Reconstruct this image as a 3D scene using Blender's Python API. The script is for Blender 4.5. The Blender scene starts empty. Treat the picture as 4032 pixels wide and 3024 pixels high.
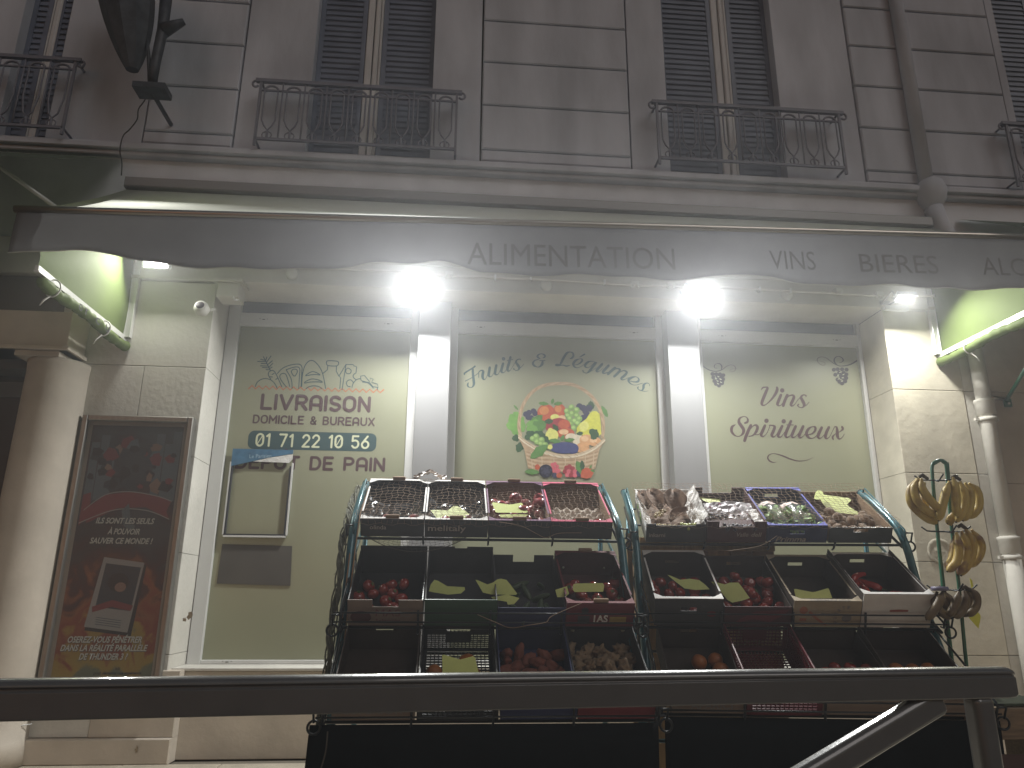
import bpy, bmesh, math, random
from mathutils import Vector, Matrix, Euler, noise
random.seed(7)
RAD = math.radians
SC = bpy.context.scene
COL = SC.collection

# ------------------------------------------------------------------ camera
CAM = Vector((0.0, -6.4, 1.22))
FPX, IW, IH = 2907.0, 4032.0, 3024.0
_y, _p, _r = RAD(4.75), RAD(16.2), RAD(0.4)
FWD = Vector((math.sin(_y)*math.cos(_p), math.cos(_y)*math.cos(_p), math.sin(_p)))
_rt = Vector((math.cos(_y), -math.sin(_y), 0))
_up = _rt.cross(FWD)
RGT = _rt*math.cos(_r) + _up*math.sin(_r)
UP = _up*math.cos(_r) - _rt*math.sin(_r)
if RGT.z < 0:
    RGT = _rt*math.cos(_r) - _up*math.sin(_r); UP = _up*math.cos(_r) + _rt*math.sin(_r)
cd = bpy.data.cameras.new('camera'); co = bpy.data.objects.new('camera', cd); COL.objects.link(co)
cd.sensor_width = 36; cd.lens = FPX/IW*36; cd.clip_start = .05; cd.clip_end = 300
M3 = Matrix((RGT, UP, -FWD)).transposed()
co.matrix_world = Matrix.Translation(CAM) @ M3.to_4x4()
SC.camera = co

# ------------------------------------------------------------------ light
SUN_EL, SUN_AZ = 28, 205
w = bpy.data.worlds.new('World'); SC.world = w; w.use_nodes = True
nt = w.node_tree; nt.nodes.clear()
sky = nt.nodes.new('ShaderNodeTexSky'); sky.sky_type = 'NISHITA'; sky.sun_disc = False
sky.sun_elevation = RAD(-0.5); sky.sun_rotation = RAD(SUN_AZ)
bg = nt.nodes.new('ShaderNodeBackground'); bg.inputs[1].default_value = .15
wo = nt.nodes.new('ShaderNodeOutputWorld')
nt.links.new(sky.outputs[0], bg.inputs[0]); nt.links.new(bg.outputs[0], wo.inputs[0])
sl = bpy.data.lights.new('street_glow', 'SUN'); sl.energy = .36; sl.angle = RAD(35); sl.color = (1.0, .93, .88)
so = bpy.data.objects.new('street_glow', sl); COL.objects.link(so)
so.rotation_euler = Euler((RAD(50), 0, RAD(35)), 'XYZ')
SC.view_settings.view_transform = 'Standard'; SC.view_settings.look = 'None'
SC.view_settings.exposure = 0.30; SC.view_settings.gamma = 1.0; SC.view_settings.use_curve_mapping = False
SC.cycles.use_denoising = True
SC.cycles.max_bounces = 6; SC.cycles.volume_bounces = 0; SC.cycles.caustics_reflective = False; SC.cycles.caustics_refractive = False
SC.cycles.sample_clamp_indirect = 4.0
FLOOD_W = 96.0
HAZE_D = 0.0115

def at(px, py, Y):
    d = FWD*FPX + RGT*(px-IW/2) - UP*(py-IH/2)
    t = (Y-CAM.y)/d.y
    return CAM + d*t

# ------------------------------------------------------------------ materials
MATS = {}
def mat(name, col, rough=.6, metal=0, var=.0, vs=8, bump=0, bs=60, spec=.5, col2=None, trans=0, emis=0, alpha=1, coat=0, mask=(.45, .6), sheen=0, stretch=None):
    if name in MATS: return MATS[name]
    m = bpy.data.materials.new(name); m.use_nodes = True; n = m.node_tree; L = n.links
    b = n.nodes['Principled BSDF']; out = n.nodes['Material Output']
    b.inputs['Base Color'].default_value = (*col, 1); b.inputs['Roughness'].default_value = rough
    b.inputs['Metallic'].default_value = metal
    b.inputs['Specular IOR Level'].default_value = spec
    if coat: b.inputs['Coat Weight'].default_value = coat; b.inputs['Coat Roughness'].default_value = .08
    if sheen: b.inputs['Sheen Weight'].default_value = sheen
    tc = n.nodes.new('ShaderNodeTexCoord'); src = tc.outputs['Object']
    if stretch:
        mp = n.nodes.new('ShaderNodeMapping'); mp.inputs['Scale'].default_value = stretch
        L.new(src, mp.inputs[0]); src = mp.outputs[0]
    if var or col2:
        t = n.nodes.new('ShaderNodeTexNoise'); t.inputs['Scale'].default_value = vs; t.inputs['Detail'].default_value = 5
        L.new(src, t.inputs['Vector'])
        r = n.nodes.new('ShaderNodeValToRGB'); L.new(t.outputs['Fac'], r.inputs[0])
        if col2:
            r.color_ramp.elements[0].position = mask[0]; r.color_ramp.elements[1].position = mask[1]
            r.color_ramp.elements[0].color = (*col, 1); r.color_ramp.elements[1].color = (*col2, 1)
        else:
            r.color_ramp.elements[0].position = .3; r.color_ramp.elements[1].position = .72
            r.color_ramp.elements[0].color = (*[c*(1-var) for c in col], 1)
            r.color_ramp.elements[1].color = (*[min(1, c*(1+var)) for c in col], 1)
        L.new(r.outputs[0], b.inputs['Base Color'])
    if bump:
        t2 = n.nodes.new('ShaderNodeTexNoise'); t2.inputs['Scale'].default_value = bs; t2.inputs['Detail'].default_value = 6
        L.new(src, t2.inputs['Vector'])
        bp = n.nodes.new('ShaderNodeBump'); bp.inputs['Strength'].default_value = bump; bp.inputs['Distance'].default_value = .01
        L.new(t2.outputs['Fac'], bp.inputs['Height']); L.new(bp.outputs[0], b.inputs['Normal'])
    if trans:
        tr = n.nodes.new('ShaderNodeBsdfTranslucent'); tr.inputs[0].default_value = (*col, 1)
        mx = n.nodes.new('ShaderNodeMixShader'); mx.inputs[0].default_value = trans
        L.new(b.outputs[0], mx.inputs[1]); L.new(tr.outputs[0], mx.inputs[2]); L.new(mx.outputs[0], out.inputs[0])
    if emis:
        b.inputs['Emission Color'].default_value = (*col, 1); b.inputs['Emission Strength'].default_value = emis
    if alpha < 1: b.inputs['Alpha'].default_value = alpha
    MATS[name] = m
    return m

STONE = mat('painted_stone', (.60, .58, .53), .75, var=.10, vs=2.2, bump=.35, bs=22)
STONE_W = mat('warm_painted_stone', (.55, .49, .415), .8, var=.16, vs=2.4, bump=.14, bs=26)
STONE_R = mat('rough_patched_stone', (.57, .53, .43), .8, var=.14, vs=3.5, bump=.35, bs=16)
PEEL = mat('bare_plaster', (.30, .24, .17), .9, var=.3, vs=20, bump=.6, bs=60)
UPST = mat('veiled_upper_stone', (.535, .55, .60), .85, var=.26, vs=1.7, bump=.35, bs=14, stretch=(1, 1, .3))  # lightened blue-grey: the lens veil is put into the stone colour
GROUT = mat('joint_dark', (.16, .14, .12), .95)
WHITE_AL = mat('white_aluminium', (.62, .62, .61), .38, var=.04, vs=3, spec=.5)
PILLAR = mat('brushed_cladding', (.33, .33, .335), .45, metal=.25, var=.05, vs=6, stretch=(1, 1, .08))
FILM = mat('olive_window_film', (.285, .29, .200), .38, var=.06, vs=.9, spec=.5, coat=.4)
TRANSOM = mat('grey_transom_glass', (.17, .18, .20), .12, var=.1, vs=4, coat=.4)
INK_G = mat('ink_green_grey', (.035, .075, .08), .5)
INK_P = mat('ink_plum', (.085, .045, .05), .5)
INK_R = mat('ink_rust', (.42, .12, .04), .5)
INK_L = mat('ink_cream', (.62, .64, .45), .5)
TILE = mat('pavement_tile', (.46, .41, .33), .55, var=.15, vs=5, bump=.15, bs=40)
ASPH = mat('asphalt', (.05, .05, .05), .9, var=.3, vs=30, bump=.5, bs=120)
CONC = mat('kerb_stone', (.28, .27, .25), .85, var=.15, vs=12, bump=.4, bs=60)
AW_ROOF = mat('awning_fabric', (.56, .57, .55), .8, var=.05, vs=3, trans=.78, bump=.1, bs=300)
AW_VAL = mat('valance_fabric', (.29, .29, .30), .85, var=.16, vs=3, trans=.5, bump=.1, bs=300)
AW_GREEN = mat('green_canvas', (.135, .185, .055), .75, var=.08, vs=4, trans=.3, bump=.15, bs=40)
AW_INK = mat('dark_ink', (.035, .035, .04), .85)
VAL_INK = mat('veiled_valance_ink', (.225, .225, .23), .85)  # ink faded towards the fabric to imitate glare over the letters
BAR_W = mat('white_rail_metal', (.72, .72, .70), .35, metal=.2)
BAR_M = mat('awning_bar_metal', (.50, .46, .40), .28, metal=.9)
TEAL = mat('teal_painted_tube', (.018, .105, .13), .32, metal=.2, var=.25, vs=30, coat=.5)
BLACKM = mat('black_wire', (.015, .017, .02), .35, metal=.4)
DKGREEN = mat('dark_green_paint', (.02, .12, .07), .35, coat=.3, var=.2, vs=20)
BARRIER = mat('grey_barrier_paint', (.14, .14, .14), .30, metal=.1, var=.06, vs=14, bump=.05, bs=60, coat=1)
CARD_BR = mat('brown_cardboard', (.23, .15, .09), .85, var=.12, vs=10, bump=.15, bs=50)
CARD_DK = mat('dark_printed_card', (.03, .03, .035), .7, var=.2, vs=8)
PLASTIC_K = mat('black_plastic', (.018, .018, .02), .4)
LINER = mat('black_liner_film', (.015, .015, .017), .22, coat=.3, bump=.4, bs=22)
SKIRT = mat('black_cloth', (.004, .005, .006), .9, spec=.1)
WOODL = mat('pale_wood', (.38, .25, .13), .7, var=.25, vs=6, stretch=(12, 12, 1), bump=.2, bs=40)
WOODD = mat('dark_wood', (.16, .11, .07), .75, var=.3, vs=6, stretch=(1, 12, 12), bump=.2, bs=40)
YCARD = mat('fluorescent_card', (.52, .58, .19), .6, var=.04, vs=20)
NETM = mat('brown_net_cord', (.22, .15, .10), .85)
NETG = mat('dark_net_cord', (.06, .05, .04), .85)
PAPERW = mat('white_tissue', (.70, .68, .66), .7, var=.08, vs=20, bump=.9, bs=35)

# ------------------------------------------------------------------ object helpers
def new_obj(name, me, m=None, parent=None):
    o = bpy.data.objects.new(name, me); COL.objects.link(o)
    if m is not None and me is not None:
        for mm in (m if isinstance(m, (list, tuple)) else [m]): me.materials.append(mm)
    if parent is not None: o.parent = parent
    return o
def tag(o, label=None, cat=None, group=None, kind=None):
    if label: o['label'] = label
    if cat: o['category'] = cat
    if group: o['group'] = group
    if kind: o['kind'] = kind
    return o
def empty(name, loc, rot=(0, 0, 0), label=None, cat=None, group=None):
    o = bpy.data.objects.new(name, None); COL.objects.link(o); o.location = loc; o.rotation_euler = rot
    o.empty_display_size = .05
    return tag(o, label, cat, group)

class MB:
    def __init__(s): s.v = []; s.f = []; s.mi = []; s.sm = []; s.k = 0; s.step = .00006; s.mod = 40
    def lift(s):   # flat prints: every stroke lies a hair in front of the one before
        s.k += 1; return Vector((0, -(s.k % s.mod)*s.step, 0))
    def add(s, vs, fs, mi=0, smooth=False):
        k = len(s.v); s.v += [tuple(p) for p in vs]
        for f in fs: s.f.append(tuple(i+k for i in f)); s.mi.append(mi); s.sm.append(smooth)
        return s
    def box(s, a, b, mi=0, M=None):
        x0, y0, z0 = a; x1, y1, z1 = b
        vs = [Vector(p) for p in ((x0,y0,z0),(x1,y0,z0),(x1,y1,z0),(x0,y1,z0),(x0,y0,z1),(x1,y0,z1),(x1,y1,z1),(x0,y1,z1))]
        if M: vs = [M @ p for p in vs]
        return s.add(vs, [(0,3,2,1),(4,5,6,7),(0,1,5,4),(1,2,6,5),(2,3,7,6),(3,0,4,7)], mi)
    def cbox(s, a, b, c=.004, mi=0):   # box with chamfered front (-Y) edges
        x0, y0, z0 = a; x1, y1, z1 = b
        vs = [(x0,y1,z0),(x1,y1,z0),(x1,y1,z1),(x0,y1,z1),(x0,y0+c,z0),(x1,y0+c,z0),(x1,y0+c,z1),(x0,y0+c,z1),
              (x0+c,y0,z0+c),(x1-c,y0,z0+c),(x1-c,y0,z1-c),(x0+c,y0,z1-c)]
        return s.add(vs, [(0,3,2,1),(0,1,5,4),(1,2,6,5),(2,3,7,6),(3,0,4,7),(4,5,9,8),(5,6,10,9),(6,7,11,10),(7,4,8,11),(8,9,10,11)], mi)
    def tube(s, pts, r, n=8, mi=0, closed=False, caps=True):
        pts = [Vector(p) for p in pts]; N = len(pts)
        rs = r if isinstance(r, (list, tuple)) else [r]*N
        vs = []; ref = None
        for i, p in enumerate(pts):
            if closed: t = pts[(i+1) % N]-pts[i-1]
            else: t = pts[min(i+1, N-1)]-pts[max(i-1, 0)]
            if t.length < 1e-9: t = Vector((0, 0, 1))
            t.normalize()
            if ref is None:
                ref = Vector((0, 0, 1)) if abs(t.z) < .9 else Vector((1, 0, 0))
            u = ref - t*ref.dot(t)
            if u.length < 1e-6: u = t.orthogonal()
            u.normalize(); ref = u; v = t.cross(u)
            for k in range(n):
                a = 2*math.pi*k/n; vs.append(p+(u*math.cos(a)+v*math.sin(a))*rs[i])
        fs = []
        for i in range(N if closed else N-1):
            j = (i+1) % N
            for k in range(n):
                fs.append((i*n+k, i*n+(k+1) % n, j*n+(k+1) % n, j*n+k))
        if caps and not closed: fs += [tuple(range(n-1, -1, -1)), tuple((N-1)*n+k for k in range(n))]
        return s.add(vs, fs, mi, True)
    def prism(s, poly, M, t, mi=0):     # poly 2-D in plane of M (x,y), thickness t along +z
        n = len(poly)
        vs = [M @ Vector((x, y, 0)) for x, y in poly]+[M @ Vector((x, y, t)) for x, y in poly]
        return s.add(vs, [tuple(range(n-1, -1, -1)), tuple(range(n, 2*n))]+[(i, (i+1) % n, n+(i+1) % n, n+i) for i in range(n)], mi)
    def lathe(s, prof, n=16, M=None, mi=0):
        vs = []
        for r, z in prof:
            for k in range(n):
                a = 2*math.pi*k/n; p = Vector((r*math.cos(a), r*math.sin(a), z)); vs.append(M @ p if M else p)
        fs = []
        for i in range(len(prof)-1):
            for k in range(n): fs.append((i*n+k, i*n+(k+1) % n, (i+1)*n+(k+1) % n, (i+1)*n+k))
        fs += [tuple(range(n-1, -1, -1)), tuple((len(prof)-1)*n+k for k in range(n))]
        return s.add(vs, fs, mi, True)
    def grid(s, rows, mi=0, smooth=True):
        nr, nc = len(rows), len(rows[0]); vs = [p for r in rows for p in r]
        return s.add(vs, [(i*nc+j, i*nc+j+1, (i+1)*nc+j+1, (i+1)*nc+j) for i in range(nr-1) for j in range(nc-1)], mi, smooth)
    def mesh(s, name):
        me = bpy.data.meshes.new(name); me.from_pydata(s.v, [], s.f)
        me.polygons.foreach_set('material_index', s.mi); me.polygons.foreach_set('use_smooth', s.sm); me.update()
        return me
    def obj(s, name, m, parent=None):
        return new_obj(name, s.mesh(name), m, parent)
def bevel(o, w=.004, seg=2):
    b = o.modifiers.new('bevel', 'BEVEL'); b.width = w; b.segments = seg; b.limit_method = 'ANGLE'; return o
def catmull(pts, sub=6, closed=False):
    P = [tuple(p) for p in pts]; n = len(P); out = []
    if n < 3: return P
    rng = range(n if closed else n-1)
    for i in rng:
        if closed: a, b, c, d = P[i-1], P[i], P[(i+1) % n], P[(i+2) % n]
        else: a, b, c, d = P[max(i-1, 0)], P[i], P[i+1], P[min(i+2, n-1)]
        for k in range(sub):
            t = k/sub; t2 = t*t; t3 = t2*t
            out.append(tuple(.5*((2*b[q])+(-a[q]+c[q])*t+(2*a[q]-5*b[q]+4*c[q]-d[q])*t2+(-a[q]+3*b[q]-3*c[q]+d[q])*t3) for q in range(len(b))))
    if not closed: out.append(P[-1])
    return out
# flat print: ribbons / blobs on a plane given by mapping function fm(x,y)->Vector ; nrm = outward offset
def ribbon(mb, pts, fm, mi=0, closed=False, rnd=True):   # pts: (x,y,w)
    n = len(pts); vs = []; lf = mb.lift()
    for i, (x, y, wd) in enumerate(pts):
        if closed: a, b = pts[i-1], pts[(i+1) % n]
        else: a, b = pts[max(i-1, 0)], pts[min(i+1, n-1)]
        dx, dy = b[0]-a[0], b[1]-a[1]; l = math.hypot(dx, dy) or 1
        nx, ny = -dy/l*wd/2, dx/l*wd/2
        vs += [fm(x+nx, y+ny)+lf, fm(x-nx, y-ny)+lf]
    fs = [(2*i, 2*i+1, 2*((i+1) % n)+1, 2*((i+1) % n)) for i in range(n if closed else n-1)]
    mb.add(vs, fs, mi)
    if rnd and not closed:
        for e in (0, -1): blob(mb, pts[e][0], pts[e][1], pts[e][2]/2, pts[e][2]/2, fm, mi, n=10)
def blob(mb, x, y, rx, ry, fm, mi=0, n=18, rot=0):
    vs = []; lf = mb.lift()
    for k in range(n):
        a = 2*math.pi*k/n; u, v = rx*math.cos(a), ry*math.sin(a)
        vs.append(lf+fm(x+u*math.cos(rot)-v*math.sin(rot), y+u*math.sin(rot)+v*math.cos(rot)))
    mb.add(vs, [tuple(range(n))], mi)
def polyf(mb, pts, fm, mi=0):
    lf = mb.lift(); mb.add([fm(*p)+lf for p in pts], [tuple(range(len(pts)))], mi)
def pix_fm(sc, ox, oy, Y):
    lay = [0]
    def fm(x, y):
        return at(ox+x*sc, oy+y*sc, Y-lay[0])
    fm.lay = lay
    return fm

# built-in font text as a mesh
def text_mesh(s, size=1, bold=0, shear=0, spacing=1):
    c = bpy.data.curves.new('t', 'FONT'); c.body = s; c.size = size; c.offset = bold; c.shear = shear
    c.space_character = spacing; c.align_x = 'CENTER'; c.resolution_u = 3
    o = bpy.data.objects.new('t', c); COL.objects.link(o)
    dg = bpy.context.evaluated_depsgraph_get(); me = bpy.data.meshes.new_from_object(o.evaluated_get(dg))
    bpy.data.objects.remove(o); bpy.data.curves.remove(c)
    return me
def put_text(name, s, m, p0, p1, height, parent=None, bold=0, shear=0, nrm=None, spacing=1, local=False):
    """lay text between points p0 (left) and p1 (right) of its baseline, fitted in width and height"""
    me = text_mesh(s, 1, bold, shear, spacing)
    xs = [v.co.x for v in me.vertices]; ys = [v.co.y for v in me.vertices]
    if not xs: return None
    x0, x1 = min(xs), max(xs); cap = .70 if ys and max(ys) < 1.2 else max(ys)
    p0, p1 = Vector(p0), Vector(p1); ex = (p1-p0); wd = ex.length; ex.normalize()
    nrm = Vector(nrm) if nrm else Vector((0, -1, 0)); ey = nrm.cross(ex); ey.normalize()
    for v in me.vertices:
        v.co = p0+ex*((v.co.x-x0)/(x1-x0)*wd)+ey*(v.co.y/cap*height)
    return new_obj(name, me, m, parent)

# monoline capitals used by the window stickers
def arc(cx, cy, rx, ry, a0, a1, n=8):
    return [(cx+rx*math.cos(RAD(a0+(a1-a0)*k/n)), cy+ry*math.sin(RAD(a0+(a1-a0)*k/n))) for k in range(n+1)]
GL = {
 'L': (.55, [[(0,1),(0,0),(.55,0)]]), 'I': (.0, [[(0,0),(0,1)]]), 'V': (.72, [[(0,1),(.36,0),(.72,1)]]),
 'R': (.6, [[(0,0),(0,1)]+arc(.32,.74,.28,.26,90,-90)+[(0,.48)], [(.3,.48),(.62,0)]]),
 'A': (.64, [[(0,0),(0,.68)]+arc(.32,.68,.32,.32,180,0)+[(.64,0)], [(0,.36),(.64,.36)]]),
 'S': (.58, [[(.56,.86)]+arc(.3,.74,.28,.26,40,270)+arc(.3,.24,.29,.24,90,-150)]),
 'O': (.66, [arc(.33,.66,.33,.34,0,180)+arc(.33,.34,.33,.34,180,360)+[(.66,.66)]]),
 'N': (.62, [[(0,0),(0,1),(.62,0),(.62,1)]]), 'D': (.62, [[(0,0),(0,1),(.28,1)]+arc(.3,.5,.32,.5,90,-90)+[(0,0)]]),
 'M': (.78, [[(0,0),(0,1),(.39,.35),(.78,1),(.78,0)]]), 'C': (.58, [arc(.33,.64,.33,.36,35,180)+arc(.33,.36,.33,.36,180,325)]),
 'E': (.55, [[(.55,1),(0,1),(0,0),(.55,0)], [(0,.52),(.48,.52)]]),
 'B': (.58, [[(0,0),(0,1)]+arc(.3,.76,.24,.24,90,-90)+[(0,.52),(.3,.52)]+arc(.3,.26,.28,.26,90,-90)+[(0,0)]]),
 'U': (.62, [[(0,1),(0,.32)]+arc(.31,.32,.31,.32,180,360)+[(.62,1)]]), 'X': (.62, [[(0,0),(.62,1)], [(0,1),(.62,0)]]),
 'P': (.58, [[(0,0),(0,1)]+arc(.3,.73,.28,.27,90,-90)+[(0,.46)]]), 'T': (.62, [[(0,1),(.62,1)], [(.31,1),(.31,0)]]),
 '&': (.62, [[(.6,0),(.14,.62)]+arc(.28,.8,.16,.2,200,-40)+[(.1,.38)]+arc(.26,.22,.24,.22,150,300)+[(.6,.45)]]),
 '0': (.56, [arc(.28,.68,.28,.32,0,180)+arc(.28,.32,.28,.32,180,360)+[(.56,.68)], [(.12,.2),(.44,.8)]]),
 '1': (.22, [[(0,.82),(.2,1),(.2,0)]]), '7': (.56, [[(0,1),(.56,1),(.2,0)]]),
 '2': (.54, [arc(.27,.72,.26,.28,170,-20)+[(0,0),(.54,0)]]), '5': (.54, [[(.5,1),(.04,1),(.02,.58)]+arc(.26,.32,.28,.32,100,-150)]),
 '6': (.56, [[(.46,1),(.22,.68),(.05,.42)], arc(.28,.29,.28,.29,150,330,10), arc(.28,.29,.28,.29,-30,150,10)]), ' ': (.28, []), '^': (.62, []),
}
def mono(mb, s, x0, x1, z0, h, sw, Y, mi=0, gap=.30, brk=None):
    wd = [GL[c][0] for c in s]; tot = sum(wd)+gap*(len(s)-1)
    k = (x1-x0)/tot; x = x0
    for c, q in zip(s, wd):
        if c == ' ' and brk: mb = brk()
        for st in GL[c][1]:
            if c == '0' and st[0] == (.12, .2): swk = sw*.45
            else: swk = sw
            P = [(x+a*k, z0+b*h, swk) for a, b in st]; run = [P[0]]
            for i in range(1, len(P)):
                run.append(P[i])
                if i < len(P)-1:
                    d0 = Vector((P[i][0]-P[i-1][0], P[i][1]-P[i-1][1])); d1 = Vector((P[i+1][0]-P[i][0], P[i+1][1]-P[i][1]))
                    if d0.length > 1e-6 and d1.length > 1e-6 and d0.angle(d1) > .9:
                        ribbon(mb, run, lambda u, v: Vector((u, Y, v)), mi); run = [P[i]]
            ribbon(mb, run, lambda u, v: Vector((u, Y, v)), mi)
        x += (q+gap)*k
def strokes(mb, txt, fm, mi=0, sub=5, k=1.0):
    for st in txt.strip().split('|'):
        pts = [tuple(float(q) for q in p.split()) for p in st.split(';') if p.strip()]
        if len(pts) == 1: blob(mb, pts[0][0], pts[0][1], pts[0][2], pts[0][2], fm, mi); continue
        pts = [(a, b, c*k) for a, b, c in pts]
        ribbon(mb, catmull(pts, sub), fm, mi)

# ================================================================== SETTING: ground
def build_ground():
    pv = MB().box((-9, -5.35, -.30), (12, .6, -.012)).obj('pavement', mat('pavement_bed', (.16, .14, .11), .9)); tag(pv, kind='structure')
    me = {}
    y = -.02; rows = [.72, .72, .72, .72, .72, .72, .72]
    mt = MB().cbox((-.357, -.357, -.03), (.357, .357, 0), .003)
    me = mt.mesh('paving_tile'); 
    tm = MB().add([(-.354,-.354,0),(.354,-.354,0),(.354,.354,0),(-.354,.354,0),(-.358,-.358,-.004),(.358,-.358,-.004),(.358,.358,-.004),(-.358,.358,-.004),(-.358,-.358,-.03),(.358,-.358,-.03),(.358,.358,-.03),(-.358,.358,-.03)],
        [(0,1,2,3),(4,5,1,0),(5,6,2,1),(6,7,3,2),(7,4,0,3),(8,9,5,4),(9,10,6,5),(10,11,7,6),(11,8,4,7)])
    me = tm.mesh('paving_tile'); me.materials.append(TILE)
    for j in range(7):
        for i in range(20):
            o = new_obj('paving_tile', me, None, pv)
            o.location = (-7.5+i*.722+(.0 if j % 2 else .36)+.06, -.40-j*.722, 0.0005*random.uniform(-3, 1)); 
    k = MB().box((-9, -5.55, -.32), (12, -5.35, 0)).obj('kerb', CONC); tag(k, kind='structure'); bevel(k, .012)
    g = MB().add([(-60, -60, -.14), (60, -60, -.14), (60, -5.5, -.14), (-60, -5.5, -.14)], [(0, 1, 2, 3)]).obj('road', ASPH); tag(g, kind='structure')
    g = MB().add([(-60, -5.5, -.34), (60, -5.5, -.34), (60, 60, -.34), (-60, 60, -.34)], [(0, 1, 2, 3)]).obj('ground', ASPH); tag(g, kind='structure')
build_ground()

# ================================================================== SETTING: building
BL = empty('shop_building', (.5, .5, 0), label='cream painted stone corner-shop building with three tall filmed windows and dark upstairs windows', cat='building')
BLI = Vector((-.5, -.5, 0))
def bpart(name, mb, m, parent=None):
    o = mb.obj(name, m, parent or BL)
    if parent is None: o.location = BLI
    return o
def stone(x0, x1, z0, z1, Y0, Y1, m=STONE, g=.004, c=.004, nm='stone_block'):
    bpart(nm, MB().cbox((x0+g/2, Y0, z0+g/2), (x1-g/2, Y1, z1-g/2), c), m)
ZC = [.18, .775, 1.56, 2.355, 3.15, 3.955]
XL, XR = -2.165, 4.15
# backing
b = MB(); b.box((-9, .50, 0), (12, 1.0, 10)); b.box((-9, .03, 4.3), (12, .5, 5.335)); b.box((-9, .28, 5.335), (12, .5, 10)); b.box((XR+.01, .03, 0), (12, .5, 4.3)); b.box((-3.45, .03, 0), (XL-.01, .5, 4.3)); b.box((-9, .03, 0), (-4.35, .5, 4.3))
b.box((-4.35, .03, 3.1), (-3.45, .5, 4.3))
bpart('wall_core', b, GROUT)
for i in range(4):     # left pier blocks: front wall and reveal
    stone(-2.69, XL, ZC[i], ZC[i+1], -.0, .5)
stone(-3.45, XL, ZC[4], ZC[5], 0, .5); stone(-3.45, -2.69, ZC[0], ZC[4], 0, .3)
# the step where the pier meets the floor
bpart('plinth', MB().cbox((-3.30, -.055, 0), (-2.06, .3, .178), .008), STONE_W)
bpart('pier_foot', MB().cbox((-2.69, -.012, .18), (-2.06, .3, .66), .006), STONE_W)
for i in range(5):
    stone(XR, 4.86, ZC[i], ZC[i+1], 0, .5, m=STONE_R)
    stone(4.863, 4.99, ZC[i], ZC[i+1], .01, .5, m=STONE)
    if i < 5: stone(4.99, 8.5, [0, .78, 1.53, 2.27, 3.15][i], [.78, 1.53, 2.27, 3.15, 3.955][i], -.01 if i else -.02, .3, m=STONE_W)
stone(XR, 4.99, 0, .18, -.02, .3, m=STONE_W)
# chipped patches on the stone
def chip(px, py, r, Y, sx=1, seed=1):
    random.seed(seed); c = at(px, py, Y); n = 14; pts = []
    for k in range(n):
        a = 2*math.pi*k/n; q = r*random.uniform(.55, 1.15); pts.append((c.x+q*math.cos(a)*sx, Y-.003, c.z+q*math.sin(a)))
    bpart('chipped_patch', MB().add(pts, [tuple(reversed(range(n)))]), PEEL)
chip(748, 2425, .03, -.002, .8, 5); chip(727, 2440, .018, -.002, 1, 9); chip(538, 2950, .028, -.062, .5, 3)
def relief(px, py, r, Y, seed):
    random.seed(seed); c = at(px, py, Y); mb = MB(); n = 18; rings = []
    for q, h in ((1.0, .0005), (.86, .010), (.7, -.004), (.4, .004), (.05, .002)):
        rings.append([(c.x+r*q*math.cos(6.283*k/n)*(1+.13*noise.noise(Vector((k*.9, q*2, seed)))), Y-h-.002+random.uniform(-.003, .003), c.z+r*.95*q*math.sin(6.283*k/n)*(1+.25*noise.noise(Vector((k*.7, seed, q*2))))) for k in range(n)])
    vs = [p for q in rings for p in q]; fs = [(i*n+k, i*n+(k+1) % n, (i+1)*n+(k+1) % n, (i+1)*n+k) for i in range(4) for k in range(n)]
    bpart('broken_stone_patch', mb.add(vs, fs, 0, True), STONE_R)
relief(3700, 2170, .12, 0, 2)
random.seed(11)
# beam over the windows, its thin mouldings
b = MB(); b.cbox((-4.4, -.035, 3.965), (9, .5, 4.32), .006); b.box((-3.2, -.055, 3.957), (9, -.03, 3.985))
b.box((-3.2, -.05, 4.20), (9, -.03, 4.225))
bpart('lintel_beam', b, STONE)
# lower wall under the shop windows
b = MB(); b.cbox((XL+.005, .10, 0), (XR-.005, .46, .645), .006)
bpart('window_base_wall', b, STONE_W)
bpart('window_sill', MB().cbox((XL+.004, .075, .647), (XR-.004, .46, .672), .005), STONE)
# side doorway left: dark opening and column
b = MB(); b.box((-4.35, .28, 0), (-3.45, .30, 3.1)); bpart('dark_doorway', b, mat('dark_door', (.03, .035, .04), .35))
pp = at(40, 1535, .27)
bpart('door_notice', MB().box((pp.x-.10, .262, pp.z-.07), (pp.x+.11, .27, pp.z+.07)), mat('faded_notice', (.16, .17, .18), .6))
stone(-4.9, -4.35, 0, 3.1, 0, .3); stone(-9, -4.9, 0, 3.95, 0, .3)

col = empty('round_column', (-3.36, -.06, 0), label='smooth round cream column between the dark doorway and the poster', cat='column')
prof = [(.255, 0), (.252, .12), (.245, .18)]+[(.245-.012*(i/10), .18+i*.28) for i in range(11)]+[(.232, 3.02), (.236, 3.08), (.238, 3.12)]
MB().lathe(prof, 40).obj('shaft', STONE_W, col)
MB().box((-.25, -.24, 3.12), (.10, .18, 3.165)).obj('capital', STONE_W, col)
bm = empty('side_porch_beam', (-3.9, -.25, 3.17), label='boxed cream beam resting on the round column', cat='beam')
MB().cbox((-3.0, -.06, 0), (.70, .24, .34), .006).obj('beam_body', STONE_W, bm)
MB().cbox((-3.0, -.085, 0.0), (.725, .24, .035), .006).obj('beam_moulding', STONE_W, bm)

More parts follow.
